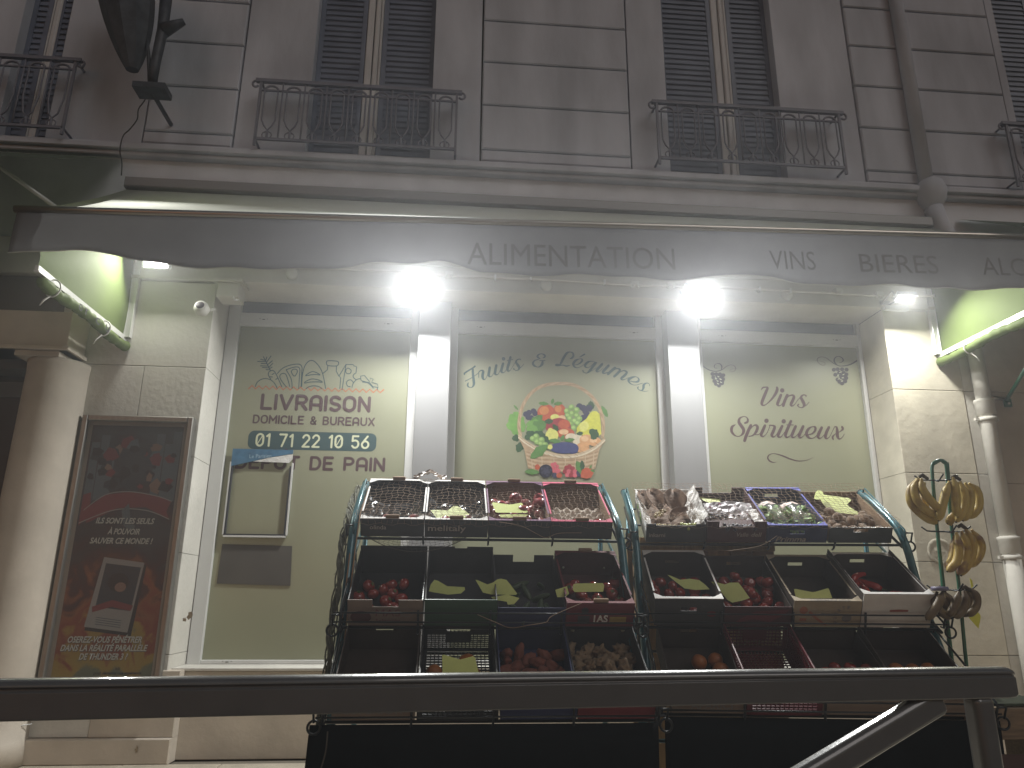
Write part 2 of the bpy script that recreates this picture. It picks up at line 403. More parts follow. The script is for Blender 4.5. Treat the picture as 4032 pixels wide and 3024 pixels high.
# ---- shop windows
def shop_window(x0, x1, lab):
    f = MB(); F0, F1 = .405, .475
    gx0, gx1 = x0[1], x1[0]
    f.cbox((x0[0], F0, .672), (gx0, F1, 4.05), .003); f.cbox((gx1, F0, .672), (x1[1], F1, 4.05), .003)
    f.cbox((gx0+.001, F0+.002, .674), (gx1-.001, F1, .705), .003); f.cbox((gx0+.001, F0+.002, 3.712), (gx1-.001, F1, 3.838), .003)
    f.cbox((gx0+.001, F0+.002, 3.995), (gx1-.001, F1, 4.05), .003)
    fr = bpart('window', f, WHITE_AL); fr['label'] = lab
    p = MB().box((gx0, .448, .705), (gx1, .47, 3.712)).obj('film_pane', FILM, fr)
    MB().box((gx0, .445, 3.838), (gx1, .47, 3.995)).obj('transom_pane', TRANSOM, fr)
    s = MB()
    for z in (3.775, .69):
        for xx in (gx0+.22, gx1-.22):
            s.box((xx-.012, F0-.0005, z-.003), (xx+.012, F0+.003, z+.003))
            for d in (-.035, .035): s.box((xx+d-.003, F0-.0005, z+.002), (xx+d+.003, F0+.003, z+.007))
    s.obj('drain_slots', AW_INK, fr)
    return fr
W1 = shop_window((XL+.005, -2.048), (-.425, -.35), 'left tall window filmed olive, with delivery sticker lettering')
W2 = shop_window((-.042, .035), (2.003, 2.10), 'middle tall window filmed olive, with fruit basket picture')
W3 = shop_window((2.40, 2.468), (4.108, XR-.003), 'right tall window filmed olive, with wine lettering')
def pillar(pxl, pyl, pxr, pyr):
    Y = .24; a = at(pxl, pyl, Y).x; b_ = at(pxr, pyr, Y).x
    bpart('cladding_pillar', MB().cbox((a, Y, .66), (b_, .47, 3.962), .004), PILLAR)
    return a, b_
P1 = pillar(1651, 1230, 1777, 1240); P2 = pillar(2624, 1260, 2747, 1270)

YG = .447
def letters():
    # left window
    mb = MB(); ln = lambda px, py: at(px, py, YG)
    MM1 = [INK_P, INK_G, INK_L, INK_R]
    def flush(nm='lettering', W=None):
        nonlocal mb
        mb.obj(nm, MM1 if W is None else MM3, W or W1); mb = MB(); return mb
    def word(s, pl, pr, pyb, pyt, sw, mi):
        a = ln(*pl); b_ = ln(*pr); t = ln(pl[0], pyt)
        mono(mb, s, a.x, b_.x, (a.z+b_.z)/2, t.z-a.z, sw, YG, mi, brk=flush)
    word('LIVRAISON', (1030, 1609), (1452, 1618), 0, 1556, .030, 0); flush()
    word('DOMICILE & BUREAUX', (997, 1666), (1472, 1674), 0, 1637, .015, 0); flush()
    word('DEPOT DE PAIN', (930, 1843), (1510, 1850), 0, 1797, .026, 0)
    # circumflex over the O of DEPOT
    c = ln(1125, 1790); ribbon(mb, [(c.x-.05, c.z-.0, .02), (c.x, c.z+.05, .02), (c.x+.05, c.z, .02)], lambda u, v: Vector((u, YG, v)), 0); flush()
    a, b_, t, bt = ln(976, 1740), ln(1482, 1740), ln(1200, 1700).z, ln(1200, 1772).z
    r = (t-bt)*.32; pts = []
    for cx, cz, a0 in ((b_.x-r, t-r, 0), (a.x+r, t-r, 90), (a.x+r, bt+r, 180), (b_.x-r, bt+r, 270)):
        pts += [(cx+r*math.cos(RAD(a0+k*15)), cz+r*math.sin(RAD(a0+k*15))) for k in range(7)]
    mb.add([Vector((x, YG, z)) for x, z in pts], [tuple(range(len(pts)))], 1); flush('phone_plate')
    q0, q1 = ln(1008, 1755), ln(1450, 1760)
    mono(mb, '01 71 22 10 56', q0.x, q1.x, bt+(t-bt)*.18, (t-bt)*.64, .018, YG-.001, 2, brk=lambda: flush('phone_number')); flush('phone_number')
    # groceries drawing
    fm = pix_fm(.2622, 960, 1380, YG); W_ = 13
    def cl(pts, closed=False, smooth=True):
        P = [(x, y, W_) for x, y in pts]
        ribbon(mb, catmull(P, 5, closed) if smooth else P, fm, 1, closed)
    cl([(172,540),(200,480),(260,435),(330,422),(400,440),(450,480),(485,530),(500,570)])
    cl([(405,430),(370,370),(380,320),(430,300),(470,330),(520,430),(570,545)])
    cl([(385,395),(430,398)]); cl([(425,360),(455,345)]); cl([(480,435),(505,420)])
    cl([(400,300),(350,200),(295,95)])
    for x, y, u, v in ((340,180,408,85),(330,150,345,100),(355,215,430,155),(375,255,435,195),(385,275,425,250),(325,150,255,135),(335,170,210,165),(350,200,260,195),(365,235,250,230),(375,262,280,255),(385,290,335,288)):
        cl([(x, y), (u, v)])
    cl([(505,345),(580,270),(680,225),(790,205),(850,215),(875,260),(870,330),(860,540)]); cl([(636,290),(740,255),(815,250),(842,290),(835,400),(825,570)])
    cl([(636,290),(700,400),(722,480),(725,570)]); cl([(715,320),(740,285),(790,285),(805,320),(780,370),(760,385),(735,365)], True)
    cl([(640,550),(570,460),(540,390),(570,350),(620,350),(650,400),(690,540)]); cl([(880,330),(860,545)])
    cl([(870,540),(880,380),(910,250),(960,175),(1025,150),(1090,190),(1150,270),(1190,370),(1230,570)])
    for a_, b2, c_ in ((930,1145,380),(910,1180,490)):
        cl([(a_, c_), (a_+40, c_-35), (1035, c_-62), (b2-40, c_-40), (b2, c_-12), (b2-60, c_-18), (a_+90, c_-15)], True)
    cl([(935,575),(980,545),(1060,530),(1130,545),(1175,575)])
    cl([(1260,157),(1395,162),(1425,190),(1395,232),(1270,228),(1243,195)], True)
    cl([(1262,235),(1256,290),(1190,345)], smooth=False); cl([(1392,238),(1388,310),(1425,380),(1455,410),(1442,570)], smooth=False)
    cl([(1435,375),(1535,210),(1645,212),(1650,230),(1695,245),(1685,335)], smooth=False); cl([(1535,210),(1475,590)], smooth=False)
    cl([(1685,335),(1645,370),(1650,410),(1690,440)])
    cl([(1530,308),(1545,275),(1575,268),(1612,300),(1600,340),(1570,350),(1540,338)], True); cl([(1645,480),(1610,443),(1565,450),(1540,490),(1560,535),(1600,545)])
    cl([(1625,555),(1640,500),(1690,440),(1750,422)]); cl([(1785,475),(1860,485),(1910,525),(1945,565)])
    cl([(1755,385),(1810,375),(1890,470),(1900,415),(1945,430),(1920,480),(2005,505),(2020,555),(1940,545),(1890,485),(1780,460),(1757,440)], True, False)
    cl([(2005,555),(2008,590)])
    flush('groceries_drawing')
    n = 40
    P = [(72+(2100-72)*k/(n-1), (575 if k % 2 == 0 else 525)+k*1.6, 18) for k in range(n)]
    ribbon(mb, P, fm, 3)
    flush('zigzag_line')
    MM3 = [INK_P, mat('ink_charcoal', (.05, .045, .055), .5), INK_L]
    # right window
    mb = MB(); fm = pix_fm(.22604, 2850, 1500, YG)
    strokes(mb, """650 155 10; 680 118 28; 730 108 22; 762 122 40; 735 190 52; 690 300 54; 665 370 52; 665 410 42; 700 425 22; 760 390 18; 840 310 34; 905 215 50; 930 150 50; 925 112 34
|995 245 46; 960 330 52; 935 400 50; 955 430 26; 990 425 14; 1030 380 12|1018 165 38|1105 250 52; 1060 350 52; 1035 430 50|1080 320 12; 1130 265 20; 1190 248 30; 1222 275 46; 1200 340 52; 1170 410 50; 1195 435 26; 1240 400 12; 1290 330 12; 1340 275 14
|1430 275 16; 1430 252 20; 1380 245 22; 1345 290 44; 1380 360 54; 1400 420 48; 1370 462 22; 1320 460 16; 1285 430 22; 1300 412 26|1390 450 14; 1440 420 12; 1485 368 12
""", fm, 0); flush('lettering', W3); strokes(mb, """370 732 34; 410 715 38; 418 670 32; 390 630 16; 335 622 16; 275 655 36; 265 720 52; 310 790 56; 345 850 54; 335 910 44; 290 955 20; 230 965 16; 170 930 34; 135 870 48; 145 800 46; 200 762 14
|470 775 50; 430 860 54; 385 970 54; 362 1040 52|455 850 12; 510 785 18; 560 770 34; 588 810 48; 560 890 46; 500 950 22; 435 965 14|550 935 12; 600 935 12; 640 905 10
|715 778 46; 680 860 54; 650 930 50; 668 965 30; 710 955 14; 760 890 12; 800 790 12|743 693 38|795 772 20; 850 775 24; 885 800 46; 865 870 52; 835 940 50; 860 975 26; 900 955 12; 950 880 12
|1015 788 46; 975 870 54; 945 945 50; 965 980 28; 1005 965 14; 1060 890 12|1042 703 38|1168 702 46; 1120 810 52; 1075 930 52; 1090 980 30; 1140 965 14; 1190 900 12|1095 765 14; 1210 767 14
|1250 792 46; 1210 880 52; 1185 950 50; 1205 985 26; 1250 965 12; 1300 910 12; 1340 840 14|1380 792 46; 1340 880 54; 1310 955 50; 1330 990 26; 1385 960 12; 1430 900 12
|1475 935 14; 1540 915 24; 1590 860 40; 1590 805 34; 1545 795 14; 1480 830 40; 1440 900 52; 1460 965 44; 1520 1000 16; 1590 975 12; 1650 900 12
|1705 812 46; 1665 890 54; 1640 960 50; 1660 1000 26; 1710 980 12; 1780 900 12|1830 808 46; 1790 890 54; 1770 970 50; 1790 1005 26; 1840 975 12; 1890 880 12; 1925 805 14
|1925 800 14; 1965 805 30; 1975 880 52; 1980 960 52; 2010 1010 28; 2060 985 14; 2100 925 12|2060 800 36; 2072 840 38; 2020 885 14; 1940 925 14; 1895 975 34; 1905 1018 24
""", fm, 0); flush('lettering', W3); strokes(mb, """920 1410 4; 870 1420 14; 800 1395 26; 765 1340 26; 790 1290 18; 850 1265 10; 930 1275 16; 1040 1310 24; 1160 1360 24; 1280 1392 18; 1400 1390 12; 1500 1360 8; 1560 1325 3""", fm, 0)
    flush('flourish', W3)
    fm = pix_fm(.29385, 2750, 1380, YG); fm2 = pix_fm(.29385, 2750, 1380, YG-.0028)
    strokes(mb, """52 200 14; 120 250 14; 190 275 13; 250 278 12; 320 255 9; 380 210 7; 440 192 5; 490 215 7; 500 250 7; 470 282 5; 425 275 4; 430 255 4; 480 243 3; 540 240 2
|300 270 8; 315 220 16; 290 180 12; 245 175 5; 212 205 10; 225 235 8; 262 235 3
""", fm, 1); mbr = MB(); strokes(mbr, """2120 140 20; 2040 185 18; 1960 205 14; 1880 205 10; 1800 165 8; 1720 105 7; 1650 85 5; 1600 105 8; 1595 145 6; 1640 190 6; 1690 195 6; 1695 165 4; 1640 145 3; 1530 125 2
|1860 195 10; 1820 150 20; 1830 100 14; 1875 78 8; 1925 100 14; 1940 135 16; 1910 160 8; 1880 155 3""", fm, 1)
    for g in ([(188,314),(237,318),(288,320),(333,332),(200,362),(255,362),(310,365),(330,385),(215,410),(265,405),(318,412),(235,448),(285,440),(315,440),(275,470),(255,330),(300,345)],
              [(1815,258),(1865,252),(1925,252),(1985,258),(1835,325),(1885,300),(1945,300),(1982,320),(1865,390),(1915,360),(1980,370),(1890,420),(1950,400),(1965,415),(1925,442),(1905,330),(1950,340)]):
        for x, y in g: blob(mb if x < 1000 else mbr, x, y, 28, 26, fm, 1, n=14)
    for x, y in ((268,348),(235,368),(300,382),(256,406),(304,424),(262,443),(1898,290),(1872,328),(1942,320),(1930,362),(1878,378),(1925,408)):
        s_ = 1 if x < 1000 else -1
        strokes(mb if x < 1000 else mbr, f"{x-12*s_} {y-8} 3; {x-2*s_} {y+5} 9; {x+14*s_} {y+6} 3", fm2, 2, 3)
    flush('grape_print', W3); mbr.obj('grape_print', MM3, W3)
    # middle window
    mb = MB(); fm = pix_fm(.17179, 1810, 1370, YG)
    strokes(mb, """112 608 26; 112 580 36; 200 520 36; 300 460 34; 350 422 40|300 490 50; 305 600 56; 320 740 60; 325 830 56; 290 895 26; 240 905 16; 190 880 36; 185 825 36; 205 797 14|130 760 18; 280 680 16; 440 570 14
|437 680 16; 437 600 16; 440 550 20; 500 515 30; 540 540 54; 525 620 62; 530 690 56; 560 725 28; 600 700 12; 645 600 12|690 450 56; 675 540 60; 665 620 60; 690 660 30; 740 640 14; 800 540 14
|840 400 56; 820 500 60; 810 580 60; 840 615 30; 890 590 14; 940 480 12|995 360 56; 970 450 60; 955 530 60; 985 570 28; 1040 540 14; 1090 450 12|1005 250 42
|1163 215 56; 1130 350 60; 1095 470 60; 1110 530 40; 1160 510 14; 1220 420 12; 1265 340 12|1090 293 18; 1220 265 18|1395 275 18; 1385 257 24; 1330 265 24; 1290 320 46; 1330 390 60; 1365 450 56; 1340 505 26; 1290 515 16; 1240 492 22; 1242 474 28|1370 470 16; 1420 430 14; 1470 370 12
|1830 292 16; 1955 290 20|1900 300 40; 1890 370 60; 1840 425 36; 1780 440 18; 1705 405 48; 1680 350 50; 1720 290 30; 1810 263 16|1840 245 24; 1785 205 50; 1805 155 34; 1880 135 20; 1945 165 44; 1950 205 40; 1910 225 20""", fm, 0)
    fm = pix_fm(.18083, 2170, 1370, YG)
    strokes(mb, """410 232 18; 450 222 38; 485 170 46; 470 110 36; 410 88 20; 340 115 48; 270 220 54; 220 320 50; 190 365 26|195 365 20; 130 355 26; 105 375 40; 160 385 30; 250 375 20; 330 395 34; 405 380 16
|520 370 14; 600 350 24; 670 290 44; 670 245 30; 620 240 14; 540 270 46; 485 340 56; 500 400 40; 560 435 18; 640 410 12; 720 360 12|625 198 18; 725 140 38
|1000 322 16; 880 290 16; 800 310 46; 740 370 54; 750 415 36; 800 430 16; 870 390 16; 950 315 16|970 330 50; 900 420 54; 830 510 50; 770 548 20; 710 530 20; 692 495 32|830 520 14; 900 490 12; 980 430 12
|1110 355 54; 1050 420 60; 990 490 56; 1010 520 30; 1060 500 14; 1130 440 14|1250 385 54; 1190 450 60; 1130 520 56; 1150 555 30; 1240 530 20|1390 435 54; 1300 510 60; 1240 570 54|1330 500 14; 1430 450 26; 1500 480 46; 1450 550 56; 1375 620 54|1500 530 14; 1580 495 26; 1648 530 44; 1600 600 56; 1530 660 50; 1550 695 28; 1620 680 12; 1690 645 12
|1720 720 14; 1810 740 24; 1890 730 46; 1910 680 36; 1860 630 14; 1770 640 44; 1690 690 56; 1710 760 30; 1790 805 14; 1880 800 12; 1990 765 14|2145 825 14; 2130 780 14; 2080 765 24; 2020 800 50; 2010 870 50; 1980 920 30; 1930 920 16; 1885 875 24; 1897 852 28|1980 935 14; 2050 945 12; 2120 935 8""", fm, 0)
    mb.obj('lettering', [INK_G], W2)
letters()

def basket():
    cols = [(.42,.30,.19),(.30,.20,.12),(.52,.41,.28),(.10,.22,.06),(.16,.33,.08),(.04,.09,.04),(.45,.10,.05),(.55,.22,.08),(.30,.04,.05),
            (.22,.36,.12),(.36,.52,.18),(.05,.05,.09),(.55,.55,.08),(.62,.62,.18),(.05,.06,.17),(.60,.33,.16),(.68,.45,.26),(.015,.015,.03),(.62,.55,.42),(.55,.12,.15),(.60,.60,.62)]
    ms = [mat('print_%s' % n, c, .5, var=.12, vs=25) for n, c in zip('wicker wicker_dark wicker_pale leaf leaf_bright leaf_dark red orange deep_red green_grape green_grape_light black_grape pear pear_light plum apricot apricot_light blackberry cream raspberry silver'.split(), cols)]
    I = {n: i for i, n in enumerate('wk wd wp lf lb ld rd og dr gg gl bg pr pl pm ap al bb cr rs sv'.split())}
    mb = MB(); mb.step = .00002; mb.mod = 10**6; sc = 550/1825; lay = [0]
    def fm(x, y): return at(1950+x*sc, 1450+y*sc, YG-lay[0])
    def up(): lay[0] += .00001
    def leaf(x0, y0, x1, y1, wd, mi):
        n = 7; a = []; b_ = []; dx, dy = x1-x0, y1-y0; l = math.hypot(dx, dy)
        for k in range(n):
            t = k/(n-1); q = math.sin(math.pi*t)**.8*wd/2*(1+(.18 if k % 2 else -.1)); x, y = x0+dx*t, y0+dy*t
            a.append((x-dy/l*q, y+dx/l*q)); b_.append((x+dy/l*q, y-dx/l*q))
        up(); polyf(mb, a+b_[::-1][1:-1], fm, I[mi])
    def ball(x, y, rx, ry, c1, c2=None, rot=0):
        up(); blob(mb, x, y, rx, ry, fm, I[c1], 22, rot)
        if c2: up(); blob(mb, x-rx*.22, y-ry*.25, rx*.55, ry*.5, fm, I[c2], 16, rot)
    # leaves behind
    leaf(380,830,190,600,200,'lb'); leaf(330,760,140,740,150,'lb'); leaf(340,700,240,570,120,'lb'); leaf(330,800,220,850,110,'lb'); leaf(340,900,215,920,90,'ld'); leaf(350,960,290,1100,100,'ld')
    leaf(1390,490,1470,640,60,'lf'); leaf(1210,480,1290,470,90,'ld'); leaf(1150,560,1300,480,90,'ld'); leaf(240,480,300,545,26,'lf')
    # handle
    H = [(330,880),(310,760),(320,640),(355,500),(430,370),(540,270),(680,215),(850,200),(1010,215),(1150,280),(1270,380),(1350,500),(1400,640),(1412,780),(1400,900)]
    up(); ribbon(mb, catmull([(x, y, 44) for x, y in H], 6), fm, I['wk'])
    up(); hc = catmull([(x, y) for x, y in H], 8)
    for k in range(0, len(hc)-6, 4):
        a, b_ = hc[k], hc[k+6]; dx, dy = b_[0]-a[0], b_[1]-a[1]; l = math.hypot(dx, dy); nx, ny = -dy/l*17, dx/l*17
        ribbon(mb, [(a[0]+nx, a[1]+ny, 3), ((a[0]+b_[0])/2, (a[1]+b_[1])/2, 6), (b_[0]-nx, b_[1]-ny, 3)], fm, I['wd'] if k % 8 else I['wp'], rnd=False)
    # fruit
    for x, y in ((400,600),(440,580),(500,560),(520,590),(430,640),(470,650)): ball(x, y, 36, 36, 'bg')
    ball(840,555,80,90,'rd','og'); ball(665,580,115,110,'rd','og'); leaf(740,470,757,395,40,'lf'); leaf(700,470,565,455,50,'lf'); leaf(760,470,880,455,50,'lf')
    ball(780,640,60,40,'pl'); ball(870,650,50,35,'al')
    for x, y in ((1100,500),(1150,520),(1180,560),(1200,610),(1150,650),(1190,640),(1120,690),(1230,520)): ball(x, y, 42, 42, 'bg')
    for x, y in ((995,510),(935,560),(1065,545),(1005,590),(950,620),(1065,620),(975,660),(1040,690),(1100,660),(985,730),(1025,780),(1080,720)): ball(x, y, 38, 38, 'gg', 'gl')
    ball(830,770,160,120,'dr'); ball(720,750,70,80,'dr'); ball(900,730,80,60,'rd')
    up(); polyf(mb, [(1060,860),(1065,780),(1110,720),(1190,660),(1235,590),(1275,560),(1320,560),(1365,600),(1380,740),(1385,860),(1330,900),(1180,880)], fm, I['pr']); up(); blob(mb, 1160, 760, 60, 70, fm, I['pl'], 16, .5)
    leaf(430,780,620,610,110,'lf'); leaf(400,730,640,760,150,'lb'); leaf(440,840,670,700,160,'lf'); leaf(640,700,760,690,70,'ld'); leaf(400,790,560,800,120,'lb'); leaf(750,730,830,830,60,'ld')
    ball(920,850,115,70,'rd','al'); ball(740,880,85,85,'pl'); ball(720,830,40,50,'pl'); ball(990,900,75,50,'cr')
    for x, y in ((440,850),(480,850),(540,850),(590,850),(420,900),(470,910),(620,880),(660,920),(680,960)): ball(x, y, 36, 34, 'ld')
    for x, y in ((535,890),(605,935),(545,960),(490,920),(600,990),(650,1000)): ball(x, y, 40, 38, 'gg', 'gl')
    ball(1080,940,70,80,'cr'); ball(1190,940,90,75,'ap','al'); ball(1300,960,85,60,'ap','al'); ball(1140,1040,90,70,'ap')
    ball(900,1040,190,75,'pm'); ball(1010,1050,80,70,'pm'); ball(715,1030,34,32,'pl')
    leaf(700,940,860,960,60,'lf'); leaf(860,950,900,870,50,'lf'); leaf(900,945,1040,930,50,'lf'); leaf(1230,800,1350,900,110,'ld'); leaf(1060,860,1150,845,50,'ld'); leaf(1240,910,1330,915,40,'ld')
    # basket body
    up(); polyf(mb, [(300,900),(380,1060),(430,1310),(600,1350),(900,1360),(1200,1340),(1305,1310),(1360,1070),(1435,930),(1300,1040),(1100,1130),(960,1150),(760,1130),(560,1040),(420,960)], fm, I['wk'])
    up()
    for j in range(9):
        y = 1120+j*26
        ribbon(mb, catmull([(400+j*4, y-30, 9), (560, y+14, 9), (760, y+28, 9), (960, y+30, 9), (1160, y+16, 9), (1345-j*5, y-30, 9)], 4), fm, I['wp'] if j % 2 else I['wd'], rnd=False)
    up()
    for x in (470,605,765,915,1050,1180,1290):
        ribbon(mb, [(x, 1100+40*(1-abs(x-880)/450), 11), (x-(x-880)*.04, 1340, 11)], fm, I['wp'])
    for k, (dy, c) in enumerate(((0,'wp'),(26,'wk'),(14,'cr'),(-14,'wp'))):
        up(); ribbon(mb, catmull([(305,890+dy,16),(400,970+dy,18),(560,1060+dy,20),(760,1130+dy,20),(950,1150+dy,20),(1130,1120+dy,20),(1300,1040+dy,18),(1430,930+dy,16)], 5), fm, I[c])
    up()
    for k in range(13):
        t = k/12; x = 330+1080*t; y = 905+250*math.sin(math.pi*t)**.9
        ribbon(mb, [(x-28, y-16, 4), (x+28, y+22, 6)], fm, I['wd'])
    leaf(690,1000,455,1180,120,'lf')
    # berries in front
    leaf(580,1360,380,1350,70,'lf'); ball(550,1290,32,36,'rd'); ball(660,1345,88,88,'bb'); 
    for k in range(14): a = k*2.4; ball(660+5.2*k*math.cos(a), 1345+5.2*k*math.sin(a), 15, 15, 'bg')
    for x, y in ((745,1260),(780,1250),(810,1285),(760,1300),(800,1320),(830,1340),(770,1345),(810,1370)): ball(x, y, 24, 24, 'rs')
    ball(775,1400,36,36,'bg'); ball(835,1400,38,34,'rd')
    for x, y in ((930,1300),(970,1285),(1010,1310),(910,1350),(960,1350),(1010,1360),(1040,1350),(940,1395),(990,1400),(1040,1400)): ball(x, y, 30, 30, 'dr' if x % 20 else 'rs')
    ball(1100,1370,42,50,'bg'); leaf(1150,1400,1060,1210,90,'lf'); leaf(1140,1360,1130,1200,60,'ld')
    up(); polyf(mb, [(1130,1330),(1180,1300),(1250,1310),(1285,1370),(1250,1430),(1190,1445),(1120,1430),(1115,1390)], fm, I['rd']); leaf(1240,1330,1300,1350,30,'lf'); leaf(1230,1320,1260,1260,26,'lf')
    mb.obj('fruit_basket_print', ms, W2)
basket()

# ---- upper storey: rusticated panels, windows, railings
random.seed(5)
def zat(px, py): return at(px, py, 0).z
zs = [5.34, zat(2016, 597), zat(2016, 424), zat(2016, 260), zat(2016, 91)]
dz = (zs[4]-zs[1])/3
zs = [5.36]+[zs[1]+dz*k for k in range(8)]
def xat(px, py): return at(px, py, 0).x
fx = [(-9, xat(60, 300)), ]
A0, A1 = xat(1253, 60), xat(1716, 60); B0, B1 = xat(2604, 60), xat(3032, 60)
C0, C1 = xat(100, 20), xat(286, 20); D0, D1 = xat(3905, 20), xat(3905, 20)+1.2
pan_c = (xat(1897, 200), xat(2470, 200)); pan_r = (xat(3335, 200), xat(3935, 300)); pan_l = (xat(640, 60), xat(985, 60))
flat = MB()
spans = []
edges = [-9, C0, C1, pan_l[0], pan_l[1], A0, A1, pan_c[0], pan_c[1], B0, B1, pan_r[0], pan_r[1], D0, D1, 12]
kinds = ['flat', 'win', 'flat', 'pan', 'flat', 'win', 'flat', 'pan', 'flat', 'win', 'flat', 'pan', 'flat', 'win', 'flat']
for i, k in enumerate(kinds):
    a, b_ = edges[i], edges[i+1]
    if k == 'flat': stone(a, b_, 5.34, 9.5, 0, .3, m=UPST, g=.001, c=.002, nm='wall_band')
    elif k == 'pan':
        for j in range(len(zs)-1): stone(a+.01, b_-.01, zs[j], zs[j+1], -.02, .05, m=UPST, g=.014, c=.012, nm='stone_course')
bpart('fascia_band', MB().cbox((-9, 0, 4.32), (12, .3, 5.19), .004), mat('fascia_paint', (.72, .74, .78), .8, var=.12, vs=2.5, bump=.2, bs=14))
b = MB(); b.cbox((-9, -.07, 5.19), (12, .3, 5.235), .01); b.cbox((-9, -.11, 5.235), (12, .3, 5.30), .01); b.cbox((-9, -.06, 5.30), (12, .3, 5.338), .008)
bpart('string_cornice', b, UPST)
SHUT = mat('veiled_blue_shutter', (.17, .19, .25), .5, var=.2, vs=3)  # dark shutters painted lighter to imitate lens veil over them
PALEF = mat('pale_window_frame', (.62, .61, .60), .6, var=.06, vs=5, stretch=(20, 1, 1))
def up_window(x0, x1, m0, m1):
    f = MB(); f.box((x0, .20, 5.345), (x1, .22, 9.5)); wv = bpart('upper_window', f, mat('dark_glass', (.08, .085, .10), .3))
    def leafp(a, b_):
        s = MB(); s.box((a+.004, .135, 5.36), (b_-.004, .15, 9.4))
        s.box((a+.004, .12, 5.36), (a+.05, .135, 9.4)); s.box((b_-.05, .12, 5.36), (b_-.004, .135, 9.4))
        for k in range(60): s.add([(a+.05, .122, 5.40+k*.066), (b_-.05, .122, 5.40+k*.066), (b_-.05, .134, 5.40+k*.066+.05), (a+.05, .134, 5.40+k*.066+.05)], [(0, 1, 2, 3)])
        s.obj('shutter', SHUT, wv)
    leafp(x0, m0); leafp(m1, x1)
    s = MB(); s.cbox((m0+.002, .11, 5.36), ((m0+m1)/2-.012, .16, 9.4), .008); s.cbox(((m0+m1)/2+.0, .10, 5.36), ((m0+m1)/2+.05, .16, 9.4), .01); s.cbox(((m0+m1)/2+.055, .11, 5.36), (m1-.002, .16, 9.4), .008)
    s.obj('centre_frame', PALEF, wv)
def xw(px): return at(px, 60, .12).x
up_window(A0, A1, xw(1450), xw(1512)); up_window(B0, B1, xw(2797), xw(2856)); up_window(C0, C1, (C0+C1)/2-.03, (C0+C1)/2+.03); up_window(D0, D1, D0+.55, D0+.6)
RAIL = mat('veiled_iron_rail', (.20, .20, .24), .6)  # iron lightened so that its colour carries the lens veil
def guard(x0, x1, zt, zb, cat_l):
    g = MB(); Y = -.16
    g.box((x0-.05, Y-.02, zt-.035), (x1+.05, Y+.02, zt)); g.box((x0, Y-.012, zb), (x1, Y+.012, zb+.025)); g.box((x0, Y-.01, zt-.13), (x1, Y+.01, zt-.115))
    for xx in (x0, x1): g.tube([(xx, .0, zt-.02), (xx, Y, zt-.02)], .012, 6); g.tube([(xx, .0, zb+.01), (xx, Y, zb+.01)], .012, 6); g.box((xx-.012, Y-.012, zb-.06), (xx+.012, Y+.012, zt))
    for e, s_ in ((x0-.05, -1), (x1+.05, 1)):
        g.tube([(e+s_*.03*math.sin(a)*1, Y, zt-.02-.035+.035*math.cos(a)) for a in [k*.6 for k in range(8)]], .012, 6)
    n = max(2, round((x1-x0)/.21)); st = (x1-x0)/n
    for k in range(n+1):
        xx = x0+k*st
        g.tube([(xx, Y, zb), (xx, Y, zt-.03)], .009, 6)
        if k < n:
            c = xx+st/2; r = st*.30
            pts = [(c-r, Y, zt-.12)]+[(c-r, Y, zt-.2-q*.05) for q in range(6)]+[(c-r*.6, Y, zb+.16), (c, Y, zb+.11), (c+r*.6, Y, zb+.16)]+[(c+r, Y, zt-.45+q*.05) for q in range(6)]+[(c+r, Y, zt-.12)]
            g.tube(pts, .009, 5)
            g.tube([(c, Y, zb+.11), (c, Y, zb)], .012, 5)
            g.tube([(c+.045*math.cos(a), Y, zb+.055+.04*math.sin(a)) for a in [q*6.283/10 for q in range(10)]], .007, 5, closed=True)
            g.tube([(c+r*math.cos(a), Y, zt-.12+(.05)*math.sin(a)) for a in [q*math.pi/8 for q in range(9)]], .012, 5)
    return bpart('guard_rail', g, RAIL)
def ga(px, py): return at(px, py, -.16)
guard(ga(1030, 320).x, ga(1800, 350).x, ga(1030, 312).z, ga(1200, 560).z, '')
guard(ga(2585, 405).x, ga(3300, 440).x, ga(2585, 396).z, ga(2600, 625).z, '')
guard(ga(-300, 225).x, ga(300, 245).x, ga(300, 232).z, ga(200, 505).z, '')
guard(ga(3960, 490).x, ga(4500, 500).x, ga(3990, 483).z, ga(4032, 715).z, '')

# ================================================================== awning
AWY = -1.5
AW = empty('shop_awning', (.6, -.8, 3.6), label='wide open shop awning with dark lettered valance and green side curtains', cat='awning')
AI = Vector((-.6, .8, -3.6))
def apart(name, mb, m, parent=None):
    o = mb.obj(name, m, parent or AW)
    if parent is None: o.location = AI
    return o
AX0, AX1 = at(60, 1000, AWY).x-.04, 4.75
ZB = 3.885
def front_z(x): return ZB+(x-.37)*.022   # the bar is not quite level
rows = []
for j in range(7):
    t = j/6; Y = -.02+(AWY+.02)*t
    rows.append([(AX0+(AX1-AX0)*i/40, Y, 4.86*(1-t)+(front_z(AX0+(AX1-AX0)*i/40))*t-.035*math.sin(math.pi*t)) for i in range(41)])
apart('roof_fabric', MB().grid(rows), AW_ROOF)
apart('wall_housing', MB().cbox((AX0, -.13, 4.83), (AX1, -.001, 4.93), .01), mat('housing_metal', (.30, .29, .28), .5, metal=.4))
b = MB(); b.tube([(AX0-.02+(AX1-AX0+.04)*i/12, AWY-.01, front_z(AX0+(AX1-AX0)*i/12)) for i in range(13)], .026, 12); apart('front_bar', b, BAR_M)
